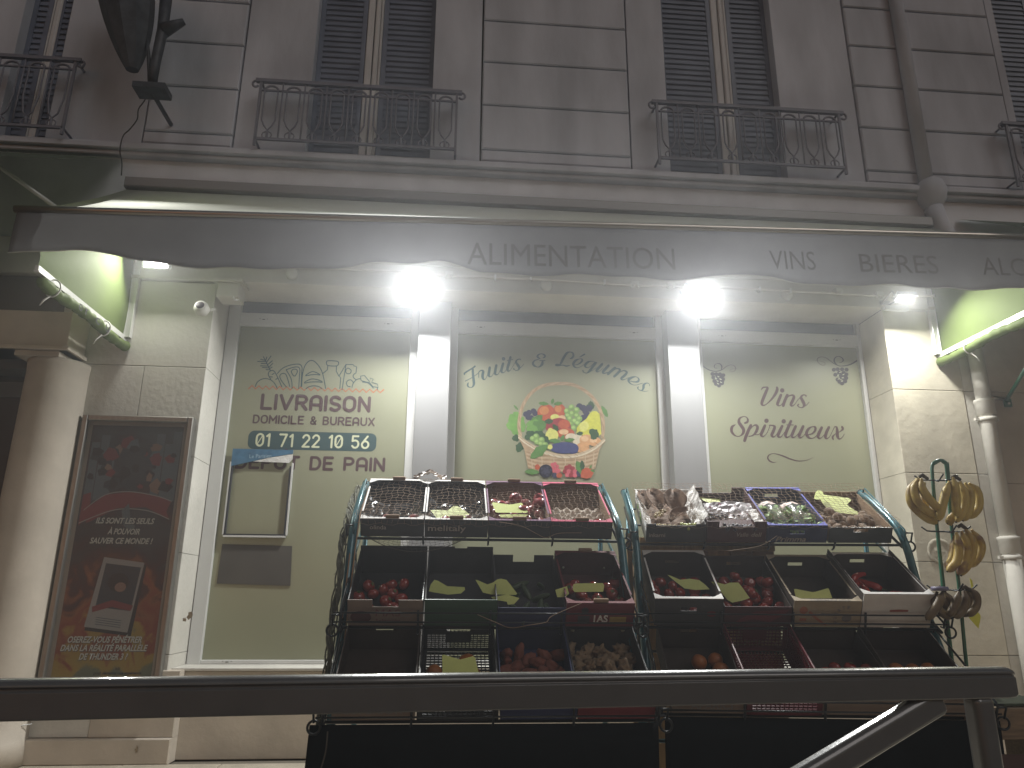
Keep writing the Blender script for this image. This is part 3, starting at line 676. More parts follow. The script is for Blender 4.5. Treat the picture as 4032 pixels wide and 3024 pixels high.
# valance with wavy hem
kn = [(60,1000),(170,996),(320,993),(450,1000),(560,1022),(740,1056),(900,1066),(1200,1060),(1350,1048),(1500,1036),(1640,1045),(1760,1040),(1900,1066),(2080,1088),(2200,1094),(2350,1090),(2500,1094),(2650,1098),(2750,1096),(2880,1084),(3000,1100),(3130,1112),(3300,1122),(3480,1130),(3700,1135),(4032,1135),(4300,1137)]
kw = [(at(x, y, AWY).x, at(x, y, AWY).z) for x, y in kn]; kw = catmull(kw, 8)
def hem(x):
    for i in range(len(kw)-1):
        if kw[i][0] <= x <= kw[i+1][0]: return kw[i][1]+(kw[i+1][1]-kw[i][1])*(x-kw[i][0])/(kw[i+1][0]-kw[i][0]+1e-9)
    return kw[0][1] if x < kw[0][0] else kw[-1][1]
N = 160; rows = []
for j in range(9):
    t = j/8; r_ = []
    for i in range(N+1):
        x = AX0-.0+(AX1-AX0)*i/N; zt, zb_ = front_z(x)-.02, hem(x)
        yy = AWY-.012+.030*t*math.sin(x*5.1+.6*math.sin(x*2.3))+.016*t*math.sin(x*13)+.006*t*noise.noise(Vector((x*9, t*4, 1)))
        r_.append((x, yy, zt*(1-t)+zb_*t))
    rows.append(r_)
va = apart('valance', MB().grid(rows), AW_VAL); sd = va.modifiers.new('s', 'SOLIDIFY'); sd.thickness = .0015
h_ = MB(); h_.tube([Vector(rows[-1][i]) for i in range(0, N+1)], .0035, 5); apart('hem_cord', h_, mat('hem_cord_pale', (.5, .5, .46), .5))
def val_text(s, pl, pr, top):
    a = at(pl[0], pl[1], AWY-.05); b_ = at(pr[0], pr[1], AWY-.05); h = at(pl[0], top, AWY-.05).z-a.z
    o = put_text('valance_lettering', s, VAL_INK, a, b_, h, AW, bold=.0, nrm=(0, -1, 0)); o.location = AI
val_text('ALIMENTATION', (1840, 1040), (2660, 1062), 953); val_text('VINS', (3035, 1058), (3215, 1063), 985); val_text('BIERES', (3390, 1070), (3700, 1078), 998); val_text('ALCOOLS', (3872, 1082), (4290, 1092), 1012)
# side curtains, their rails and the rolled-up canvas
random.seed(3)
def side(xw_, zbar, s_, y_end=-1.46):
    r_ = []
    for j in range(9):
        t = j/8; yy = -.03+(y_end+.03)*t
        zt = 4.80*(1-t)+(front_z(xw_)-.03)*t
        r_.append([(xw_+.012*math.sin(9*q+j*.8), yy, zbar*(1-q)+zt*q) for q in [k/10 for k in range(11)]])
    apart('side_curtain', MB().grid(r_), AW_GREEN)
    b = MB(); b.cbox((xw_-.014, y_end, zbar-.02), (xw_+.014, .0, zbar+.018), .003); b.cbox((xw_-.02, y_end, zbar-.03), (xw_+.02, .0, zbar-.018), .002)
    apart('side_rail', b, BAR_W)
    # roll
    pts = []; rr = []
    for k in range(41):
        t = k/40; pts.append((xw_+s_*.02+.004*math.sin(k*1.7), .01+(y_end+.02)*t, zbar-.075-.012*math.sin(t*9)))
        rr.append((.040+.005*math.sin(k*2.1)+.004*math.sin(k*.9))*(.55 if k in (0, 40) else 1))
    rl = apart('rolled_curtain', MB().tube(pts, rr, 14), AW_GREEN)
    for t in (.30, .86):
        yy = y_end*t; c = Vector((xw_+s_*.02, yy, zbar-.06)); ring = [(c.x+.052*math.cos(a), yy+.004*math.sin(2*a), c.z-.006+.066*math.sin(a)) for a in [k*6.283/20 for k in range(20)]]
        b = MB(); b.tube(ring, .006, 6, closed=True); b.tube([(c.x, yy-.01, c.z-.066), (c.x-s_*.03, yy-.03, c.z-.11), (c.x-s_*.045, yy-.04, c.z-.155)], [.006, .007, .003], 6)
        apart('strap', b, mat('white_strap', (.62, .60, .56), .5))
    return rl
SXL = at(490, 1340, 0).x; SZL = 3.395
side(SXL, SZL, 1); SXR = at(3700, 1405, 0).x; side(SXR, 3.505, -1, -1.46)
# wall channels where the side curtains meet the wall
for xx, z0, z1 in ((SXL+.03, SZL, 4.5), (SXR-.03, 3.5, 4.5)):
    apart('wall_channel', MB().cbox((xx-.028, -.045, z0), (xx+.028, -.036, z1), .003).cbox((xx-.03, -.05, z0), (xx-.018, -.002, z1), .002).cbox((xx+.018, -.05, z0), (xx+.03, -.002, z1), .002), BAR_W)
# printed marks that show on the left roll
for s, t0, t1 in (('T', .56, .60), ('O', .62, .66), ('C', .42, .47), ('U', .30, .35)):
    yy0, yy1 = -1.46*(1-t0+.0), -1.46*(1-t1)
    o = put_text('roll_lettering', s, AW_INK, (SXL+.02+.048, -1.46*t1, SZL-.105), (SXL+.02+.048, -1.46*t0, SZL-.105), .05, AW, bold=.03, nrm=(1, 0, 0))
    o.location = AI

# neighbouring awnings either side, seen as dark wedges with a lit rail
def n_awn(x0, x1, zr, lab, rail):
    e = empty('side_awning', ((x0+x1)/2, -.7, 3.6), label=lab, cat='awning'); L = Vector((-(x0+x1)/2, .7, -3.6))
    b = MB(); b.grid([[(x0, -.02, zr+1.0), (x1, -.02, zr+1.0)], [(x0, -1.0, zr+.36), (x1, -1.0, zr+.36)], [(x0, -1.9, zr-.20), (x1, -1.9, zr-.20)]]); o = b.obj('roof_fabric', mat('dark_green_awning', (.10, .125, .085), .8, trans=.25), e); o.location = L
    b = MB(); b.tube([(x0, -1.9, zr-.2), (x1, -1.9, zr-.2)], .022, 8); o = b.obj('front_bar', BAR_M, e); o.location = L
    if rail:
        for (p, q, YY) in rail:
            b = MB(); b.tube([p, q], .016, 8); o = b.obj('arm', BAR_W, e); o.location = L
n_awn(-8, AX0-.12, 4.18, 'dark green neighbouring awning with pale folding arm at the left edge', [(at(-250, 480, -1.0)*1, at(235, 826, -1.0)*1, 0)])
n_awn(AX1+.35, 9.5, 3.98, 'dark green neighbouring awning at the right edge above the downpipe', None)
gb = empty('awning_bracket', (5.25, -.05, 2.95), label='dark green angled awning bracket fixed to the wall right of the downpipe', cat='bracket')
def L_(px, py, Y): return at(px, py, Y)-Vector(gb.location)
MB().tube([L_(3880, 1562, -.03), L_(3962, 1570, -.05)], .018, 8).obj('wall_stub', BAR_M, gb)
MB().tube([L_(3962, 1578, -.05), L_(4045, 1440, -.6)], .020, 4).obj('arm', DKGREEN, gb)
q = L_(3968, 1590, -.05); MB().box((q.x-.035, q.y-.01, q.z-.03), (q.x+.035, q.y+.01, q.z+.05)).obj('foot_plate', DKGREEN, gb)
MB().lathe([(.001, 0), (.012, .002), (.012, .01), (.006, .014)], 10, Matrix.Translation(q+Vector((0, -.012, .0))) @ Matrix.Rotation(RAD(90), 4, 'X')).obj('bolt', BAR_W, gb)

# ================================================================== flood lamps
GLOW = mat('lamp_glass', (1, .98, .96), .3, emis=8)
LIGHTS = []
def flood(name, px, py, Y, wd, hh, watt, tilt, lab, color=(.99, 1, .97), yaw=0, em=True):
    c = at(px, py, Y); e = empty(name, c, (0, 0, 0), lab, 'floodlight', 'floodlights under the awning')
    R_ = Matrix.Rotation(RAD(yaw), 4, 'Z') @ Matrix.Rotation(RAD(tilt), 4, 'X')   # local -Y is the lamp's forward direction
    b = MB(); b.box((-wd/2-.018, .0, -hh/2-.018), (wd/2+.018, .035, hh/2+.018), M=R_); b.box((-wd/2-.018, -.012, -hh/2-.018), (wd/2+.018, 0, -hh/2-.002), M=R_); b.box((-wd/2-.018, -.012, hh/2+.002), (wd/2+.018, 0, hh/2+.018), M=R_)
    for k in range(7):
        xx = -wd/2+wd*(k+.5)/7; b.box((xx-.004, .035, -hh/2), (xx+.004, .055, hh/2), M=R_)
    bevel(b.obj('housing', mat('lamp_housing', (.55, .56, .58), .4, metal=.3), e), .004)
    g = MB(); g.box((-wd/2, -.004, -hh/2), (wd/2, .002, hh/2), M=R_); g.obj('glass', GLOW, e)
    br = MB(); back = -Y-.035
    br.tube([R_ @ Vector((-wd/2-.02, .02, 0)), R_ @ Vector((-wd/2-.03, .08, 0)), Vector((-wd/4, back-.01, .06)), Vector((wd/4, back-.01, .06)), R_ @ Vector((wd/2+.03, .08, 0)), R_ @ Vector((wd/2+.02, .02, 0))], .008, 6)
    br.box((-.05, back-.012, .02), (.05, back, .10)); br.obj('bracket', mat('lamp_bracket', (.5, .5, .5), .4, metal=.5), e)
    l = bpy.data.lights.new(name+'_beam', 'AREA'); l.shape = 'RECTANGLE'; l.size = wd*.95; l.size_y = hh*.95; l.energy = watt; l.color = color
    lo = bpy.data.objects.new(name+'_beam', l); COL.objects.link(lo); lo.parent = e
    fwd = R_ @ Vector((0, -1, 0)); lo.location = fwd*.008
    lo.rotation_euler = fwd.to_track_quat('-Z', 'Y').to_euler()
    return e
FY = -.20
flood('floodlight', 1648, 1127, FY, .27, .21, FLOOD_W, 58, 'large white floodlight blazing above the left cladding pillar')
flood('floodlight', 2752, 1168, FY, .27, .21, FLOOD_W*.9, 56, 'large white floodlight blazing above the right cladding pillar')
flood('floodlight', 612, 1028, -.24, .20, .10, FLOOD_W*.19, 35, 'small bright floodlight tucked under the valance at the left end', (1, .99, .90))
flood('floodlight', 3566, 1172, -.36, .15, .06, FLOOD_W*.38, 70, 'small floodlight with dark box above the right stone pier', (1, .99, .92))
q = at(3540, 1205, -.1); sb = tag(MB().cbox((q.x-.13, -.085, q.z-.03), (q.x+.11, -.036, q.z+.012), .004).obj('lamp_driver_box', WHITE_AL), 'flat white driver box beneath the small right floodlight', 'electrical box')

# conduit, junction boxes, round sensors on the beam
cp = [(900, 1042), (1148, 1050), (1500, 1066), (1830, 1088), (2200, 1103), (2500, 1123), (2850, 1133), (3200, 1150), (3470, 1165), (3680, 1165)]
pts = [at(x, y, -.075) for x, y in cp]
cd_ = empty('conduit', (0, 0, 0), label='long white conduit running along the beam above the windows', cat='pipe'); cd_.location = pts[5]
MB().tube([p-pts[5] for p in catmull(pts, 3) and [Vector(p) for p in catmull([tuple(p) for p in pts], 4)]], .013, 8).obj('pipe', mat('white_conduit', (.66, .63, .58), .5), cd_)
for x, y in ((1950, 1092), (2090, 1098), (2990, 1140), (2380, 1112), (3110, 1146)):
    p = at(x, y, -.072)-pts[5]; MB().box((p.x-.008, p.y-.022, p.z-.022), (p.x+.008, p.y+.035, p.z+.022)).obj('clip', BAR_W, cd_)
for i, (x, y, lab) in enumerate(((1148, 1076, 'left of the left big floodlight'), (2152, 1123, 'above the middle window'), (3102, 1160, 'above the right window'))):
    p = at(x, y, -.06)
    e = MB().lathe([(.001, 0), (.045, .0), (.058, .012), (.06, .03), (.05, .045), (.03, .05)][::-1], 20, Matrix.Rotation(RAD(-90), 4, 'X')).obj('round_junction_box', mat('white_box_plastic', (.66, .65, .60), .5)); e.location = p
    tag(e, 'round white junction box on the beam '+lab, 'junction box')
for x, y, lab in ((1770, 1080, 'right of the left big floodlight'), (2500, 1118, 'between the two big floodlights, nearer the right one'), (2640, 1124, 'just left of the right big floodlight'), (3300, 1145, 'above the right window'), (3460, 1160, 'left of the small right floodlight')):
    p = at(x, y, -.07); b = MB(); b.cbox((-.035, -.03, -.02), (.035, .035, .02), .004); b.tube([(-.028, -.02, -.02), (-.028, -.025, -.05)], .009, 6); b.tube([(.028, -.02, -.02), (.028, -.025, -.05)], .009, 6)
    o = b.obj('cable_connector', MATS['white_box_plastic']); o.location = p; tag(o, 'small white cable connector on the conduit '+lab, 'connector')
# CCTV dome and console box on the pier
c = at(800, 1228, -.10); cc = empty('security_camera', c, label='round white security camera on the wall left of the left window', cat='camera')
MB().lathe([(.001, .0), (.05, .0), (.062, .02), (.062, .07), (.05, .095), (.03, .10)], 22, Matrix.Rotation(RAD(75), 4, 'X') @ Matrix.Rotation(RAD(0), 4, 'Y')).obj('housing', MATS['white_box_plastic'], cc)
MB().lathe([(.036, .098), (.034, .104), (.001, .104)], 18, Matrix.Rotation(RAD(75), 4, 'X')).obj('lens', mat('lens_dark', (.06, .05, .06), .6), cc)
MB().tube([(.03, .02, .02), (.07, .08, .06)], .014, 8).obj('arm', MATS['white_box_plastic'], cc)
a, b_ = at(852, 1112, -.02), at(958, 1195, -.02); k = empty('pier_console', ((a.x+b_.x)/2, .0, b_.z), label='weathered white console block at the top of the left stone pier', cat='console')
MB().cbox((-.09, -.10, .03), (.10, .10, a.z-b_.z-.03), .006).obj('block', STONE, k); MB().cbox((-.12, -.13, a.z-b_.z-.03), (.13, .10, a.z-b_.z), .004).obj('cap', STONE, k)
MB().tube([(.06, -.10, .03), (.08, -.12, -.01), (.105, -.10, .0)], .007, 6).obj('hook', BAR_W, k)

# downpipe
dp = empty('downpipe', (5.0, -.06, 0), label='cream rainwater downpipe on the right wall behind the bananas', cat='pipe')
r = .072
MB().tube([(0, 0, z) for z in (0, .9, 1.75)], r, 18).obj('lower_length', STONE, dp); MB().tube([(0, 0, 1.70), (.0, 0, 4.6)], r*.93, 18).obj('upper_length', STONE, dp)
for z in (1.75, 3.02):
    MB().lathe([(r, -.12), (r*1.18, -.115), (r*1.18, .0), (r*1.24, .005), (r*1.24, .03), (r, .035)], 18, Matrix.Translation((0, 0, z))).obj('socket', STONE, dp)
for z in (1.60, 2.86):
    b = MB(); b.lathe([(r, -.018), (r+.012, -.018), (r+.012, .018), (r, .018)], 18, Matrix.Translation((0, 0, z))); b.box((-r-.05, -.012, z-.012), (-r, .012, z+.012)); b.box((r, -.012, z-.012), (r+.04, .012, z+.012)); b.obj('clamp', STONE, dp)
u = [at(3860, 100, -.1), at(3690, 690, -.1)]
dp2 = empty('upper_downpipe', (0, 0, 0), label='pale downpipe between rusticated panels on the upper right wall', cat='pipe')
X2 = at(3560, 200, -.08).x; dp2.location = (X2, -.08, 4.6)
MB().tube([(0, 0, .75), (0, 0, 4.6)], .07, 14).obj('pipe', UPST, dp2)
MB().lathe([(.05, 0), (.13, .12), (.15, .22), (.12, .32), (.07, .36)], 14, Matrix.Translation((.03, 0, .42))).obj('hopper', UPST, dp2)
MB().tube([(.03, 0, .45), (.05, -.03, .25), (.12, -.06, .05), (.2, -.08, -.12)], [.09, .08, .075, .075], 12).obj('offset_bend', UPST, dp2)

# hanging bracket lantern, upper left
hb = at(650, 350, -.5); hl = empty('wall_lantern', hb, label='big dark ribbed wall lantern on a bracket, upper left of the facade', cat='lantern')
IR = mat('dark_lantern_iron', (.05, .055, .065), .5, var=.4, vs=14)
def q_(px, py, dy=0): return at(px, py, -.5+dy)-hb
b = MB(); rows = []
for k in range(14):
    t = k/13; y = 275-t*420; hw = 105*math.sin(min(1, t*1.1+.08)*math.pi/2)**.7; cx = 520+t*(-35)
    rows.append((q_(cx, y), hw*(q_(1000, y)-q_(900, y)).x/100))
prof_v = []; nn = 20; vs = []
for c, r_ in rows:
    for j in range(nn): a = 6.283*j/nn; rr = r_*(1+.06*(j % 2)); vs.append((c.x+rr*math.cos(a), c.y+rr*.8*math.sin(a), c.z))
fs = [(i*nn+j, i*nn+(j+1) % nn, (i+1)*nn+(j+1) % nn, (i+1)*nn+j) for i in range(13) for j in range(nn)]+[tuple(range(nn-1, -1, -1))]
MB().add(vs, fs).obj('ribbed_shade', IR, hl)
b = MB(); b.tube([q_(600, 345), q_(612, 250), q_(640, 120), q_(660, -60)], [.035, .045, .05, .06], 8); b.tube([q_(590, 340), q_(585, 220), q_(575, 140)], .018, 6); b.tube([q_(640, 120), q_(725, 85)], [.07, .03], 8); b.obj('stem', IR, hl)
p = q_(600, 355); MB().box((p.x-.14, -.09, p.z-.035), (p.x+.14, .09, p.z+.02)).obj('base_plate', IR, hl)
b = MB(); b.tube([(p.x, 0, p.z-.02), (p.x, .5, p.z-.02)], .02, 6); b.obj('wall_arm', IR, hl)
cb = MB(); CP = [(575, 370), (570, 395), (545, 430), (540, 470), (510, 510), (485, 535), (472, 590), (480, 640), (478, 690)]
o = cb.tube([Vector(c) for c in catmull([tuple(at(x, y, -.12)) for x, y in CP], 4)], .006, 6).obj('cable', AW_INK); tag(o, 'thin dark cable hanging from the wall lantern down the facade', 'cable')

# ================================================================== poster frame
pf = empty('poster_case', (-2.68, -.05, .42), label='aluminium poster case with a dark fiery advertising poster', cat='poster')
PI = Vector((2.68, .05, -.42))
def pp_(name, mb, m, par=None):
    o = mb.obj(name, m, par or pf)
    if par is None: o.location = PI
    return o
x0, x1, z0, z1 = -3.10, -2.195, .42, 2.685
AL = mat('case_aluminium', (.30, .29, .27), .35, metal=.7, var=.1, vs=8, stretch=(8, 8, 1))
b = MB(); w_ = .045
b.cbox((x0, -.075, z0), (x0+w_, -.004, z1), .006); b.cbox((x1-w_, -.075, z0), (x1, -.004, z1), .006); b.cbox((x0+w_+.001, -.073, z1-w_), (x1-w_-.001, -.004, z1), .006); b.cbox((x0+w_+.001, -.073, z0), (x1-w_-.001, -.004, z0+w_), .006)
pp_('frame', b, AL)
pp_('side_channel', MB().cbox((x0-.085, -.05, z0), (x0-.005, -.004, z1-.04), .012), AL)
pp_('border_mount', MB().box((x0+w_, -.030, z0+w_), (x1-w_, -.025, z1-w_)), mat('beige_mount', (.26, .22, .18), .7))
PX0, PX1, PZ0, PZ1 = x0+w_+.035, x1-w_-.035, z0+w_+.04, z1-w_-.035
def fm_(u, v, l=0): return Vector((PX0+(PX1-PX0)*u, -.0305-l, PZ0+(PZ1-PZ0)*v))
# procedural flames rising from yellow at the foot to black at the top
pm = bpy.data.materials.new('poster_print'); pm.use_nodes = True; n = pm.node_tree; L = n.links; bs = n.nodes['Principled BSDF']; bs.inputs['Roughness'].default_value = .35
tc = n.nodes.new('ShaderNodeTexCoord'); sp = n.nodes.new('ShaderNodeSeparateXYZ'); L.new(tc.outputs['Object'], sp.inputs[0])
ns = n.nodes.new('ShaderNodeTexNoise'); ns.inputs['Scale'].default_value = 4.2; ns.inputs['Detail'].default_value = 6; ns.inputs['Distortion'].default_value = .8; L.new(tc.outputs['Object'], ns.inputs['Vector'])
mr = n.nodes.new('ShaderNodeMapRange'); mr.inputs[1].default_value = PZ0+.0; mr.inputs[2].default_value = PZ0+1.25; mr.inputs[3].default_value = 0; mr.inputs[4].default_value = 1; L.new(sp.outputs['Z'], mr.inputs[0])
ad = n.nodes.new('ShaderNodeMath'); ad.operation = 'MULTIPLY_ADD'; ad.inputs[1].default_value = 1.5; ad.inputs[2].default_value = -.78; L.new(ns.outputs['Fac'], ad.inputs[0])
a2 = n.nodes.new('ShaderNodeMath'); L.new(ad.outputs[0], a2.inputs[0]); L.new(mr.outputs[0], a2.inputs[1])
rp = n.nodes.new('ShaderNodeValToRGB'); L.new(a2.outputs[0], rp.inputs[0]); cr = rp.color_ramp
for pos, c in ((0, (.09, .11, .07)), (.12, (.24, .17, .03)), (.26, (.25, .16, .025)), (.36, (.17, .025, .012)), (.52, (.20, .065, .02)), (.66, (.05, .012, .012)), (.85, (.018, .016, .022)), (1, (.03, .035, .045))):
    if pos == 0: el = cr.elements[0]
    elif pos == 1: el = cr.elements[-1]
    else: el = cr.elements.new(pos)
    el.color = (*c, 1)
L.new(rp.outputs[0], bs.inputs['Base Color'])
pp_('poster_sheet', MB().add([fm_(0, 0), fm_(1, 0), fm_(1, 1), fm_(0, 1)], [(0, 1, 2, 3)]), pm)
pr = MB(); pr.step = .000008; pr.mod = 10**6
def uf(l): return lambda u, v: fm_(u, v, l)
pcols = [mat('print_night', (.02, .028, .038), .4), mat('print_skin', (.20, .12, .09), .4), mat('print_crimson', (.16, .025, .03), .4), mat('print_white', (.24, .23, .22), .4), mat('print_black', (.008, .008, .01), .4), mat('print_steel', (.08, .10, .12), .4)]
# generic night skyline, a crowd-like mass of dark hills and a crimson ribbon stand in for the artwork
for k, (a, h) in enumerate(((.02,.93),(.12,.96),(.2,.91),(.72,.97),(.82,.93),(.9,.98))):
    polyf(pr, [(a, .70), (a+.09, .70), (a+.09, h), (a, h)], uf(.0004+k*.00001), 5)
rg = random.Random(21)
for k in range(46):
    u, v = rg.uniform(.06, .94), rg.uniform(.73, .93); q = rg.uniform(.03, .11); a0 = rg.uniform(0, 6.28)
    polyf(pr, [(u+q*rg.uniform(.5, 1)*math.cos(a0+j*1.2566), v+q*.36*rg.uniform(.5, 1)*math.sin(a0+j*1.2566)) for j in range(5)], uf(.0008+k*.00001), rg.choice((0, 4, 4, 5, 0, 1, 2)))
polyf(pr, [(.05,.66),(.25,.72),(.5,.735),(.8,.72),(.97,.70),(.93,.66),(.97,.63),(.7,.675),(.4,.67),(.1,.61)], uf(.0015), 2)
polyf(pr, [(.02,.60),(.12,.64),(.1,.73),(.02,.72)], uf(.0014), 2)
strokes(pr, ".05 .66 .004; .25 .72 .004; .5 .735 .004; .8 .72 .004; .97 .70 .004|.02 .61 .004; .3 .655 .004; .5 .668 .004; .75 .66 .004; .97 .63 .004", uf(.0017), 3, 5)
polyf(pr, [(.45,.66),(.52,.69),(.56,.63),(.62,.60),(.60,.585),(.5,.60)], uf(.0018), 5)
# the book on the poster
polyf(pr, [(.26,.215),(.74,.195),(.80,.455),(.36,.475)], uf(.0016), 4); polyf(pr, [(.25,.228),(.70,.208),(.775,.463),(.345,.483)], uf(.002), 3)
polyf(pr, [(.335,.30),(.70,.285),(.745,.445),(.375,.46)], uf(.0024), 0); blob(pr, .53, .39, .11, .035, uf(.0026), 4, 14); blob(pr, .56, .372, .06, .018, uf(.0028), 1, 12); polyf(pr, [(.30,.30),(.5,.325),(.72,.305),(.70,.285),(.5,.30),(.31,.28)], uf(.003), 2)
for k in range(4): ribbon(pr, [(.36, .262-k*.008, .003), (.62, .25-k*.008, .003)], uf(.0024), 5)
pp_('poster_artwork', pr, pcols)
TXW = mat('poster_letter', (.42, .42, .38), .5); TXK = mat('poster_letter_outline', (.01, .01, .01), .5)
def ptx(s, u0, u1, v, h, m2=True, dark=False):
    a, b_ = fm_(u0, v, .0035), fm_(u1, v, .0035)
    if m2:
        d = Vector((.002, 0, -.003)); o = put_text('poster_lettering', s, TXK, a+d, b_+d, h, pf, bold=.045, shear=.25); o.location = PI
    o = put_text('poster_lettering', s, TXK if dark else TXW, a+Vector((0, -.001, 0)), b_+Vector((0, -.001, 0)), h, pf, bold=.03, shear=.25); o.location = PI
def pv(py): return (at(500, py, -.03).z-PZ0)/(PZ1-PZ0)
ptx('ILS SONT LES SEULS', .20, .82, pv(2062), .045); ptx('À POUVOIR', .34, .68, pv(2104), .045); ptx('SAUVER CE MONDE !', .17, .83, pv(2141), .045)
ptx('OSEREZ-VOUS PÉNÉTRER', .11, .86, pv(2530), .045); ptx('DANS LA RÉALITÉ PARALLÈLE', .05, .93, pv(2563), .045); ptx('DE THUNDER 3 ?', .25, .74, pv(2597), .045)
ptx('Flashez ce QRCode', .42, .68, pv(2638), .022, False, True); ptx('pour démarrer une expérience', .42, .90, pv(2655), .020, False, True)
fg = mat('case_glass', (.5, .52, .55), .04, alpha=.06)
pp_('cover_glass', MB().box((x0+w_, -.064, z0+w_), (x1-w_, -.061, z1-w_)), fg)
# wire hooks on the wall edge beside the column
for i, (x, y) in enumerate(((252, 1800), (160, 2298), (95, 2855))):
    p = at(x, y, -.12); b = MB(); b.tube([(.03, .05, 0), (0, 0, .0), (-.03, -.01, -.008), (-.04, 0, -.025)], .004, 6)
    o = b.obj('wire_hook', BAR_W); o.location = p; tag(o, ['upper', 'middle', 'lowest'][i]+' small white wire hook between the column and the poster case', 'hook')

# newspaper rack fixed to the left window
a, b_ = at(918, 1767, .42), at(1155, 1772, .42); zb2 = at(900, 2105, .42).z
nr = empty('newspaper_rack', ((a.x+b_.x)/2, .42, zb2), label='empty newspaper rack with torn blue header on the left window', cat='newspaper rack')
hw = (b_.x-a.x)/2; H_ = a.z-zb2
fmh = lambda x, z: Vector((x, 0, z))
hd = MB(); hd.prism([(-hw, H_-.16), (-hw*.35, H_-.115), (hw*.2, H_-.075), (hw, H_-.035), (hw, H_), (-hw, H_)], Matrix.Rotation(RAD(90), 4, 'X'), .008); hd.obj('header_board', mat('blue_header', (.06, .16, .27), .4, var=.25, vs=14), nr)
hd = MB(); hd.prism([(-hw*.3, H_-.113), (hw*.2, H_-.078), (hw, H_-.04), (hw, H_-.085), (hw*.9, H_-.12)], Matrix.Rotation(RAD(90), 4, 'X'), .006); hd.obj('torn_paper', PAPERW, nr)
o = put_text('header_lettering', 'Le Parisien', mat('pale_ink', (.35, .5, .62), .5), (-hw*.42, -.010, H_-.085), (hw*.30, -.010, H_-.075), .035, nr)
for s_ in (-1, 1):
    MB().box((s_*(hw-.01)-.008, -.006, .0), (s_*(hw-.01)+.006, .02, H_-.15)).obj('side_rail', AW_INK if s_ else AW_INK, nr)
    MB().box((s_*(hw+.005)-.006, -.008, .0), (s_*(hw+.005)+.006, .02, H_-.12)).obj('side_edge', WHITE_AL, nr)
MB().box((-hw, -.010, -.004), (hw, .02, .008)).obj('bottom_bar', AW_INK, nr); MB().box((-hw, -.012, -.02), (hw, .02, -.005)).obj('bottom_edge', WHITE_AL, nr)
a, b_ = at(875, 2142, .44), at(1150, 2150, .44); c, d = at(1143, 2307, .44), at(853, 2298, .44)
ds = MB(); ds.add([a, b_, c, d]+[Vector(p)+Vector((0, .004, 0)) for p in (a, b_, c, d)], [(3, 2, 1, 0), (4, 5, 6, 7), (0, 1, 5, 4), (1, 2, 6, 5), (2, 3, 7, 6), (3, 0, 4, 7)])
o = ds.obj('dark_sheet', mat('dark_sheet_paper', (.085, .075, .065), .7, var=.1, vs=4)); tag(o, 'blank dark grey sheet stuck on the left window under the newspaper rack', 'sheet')

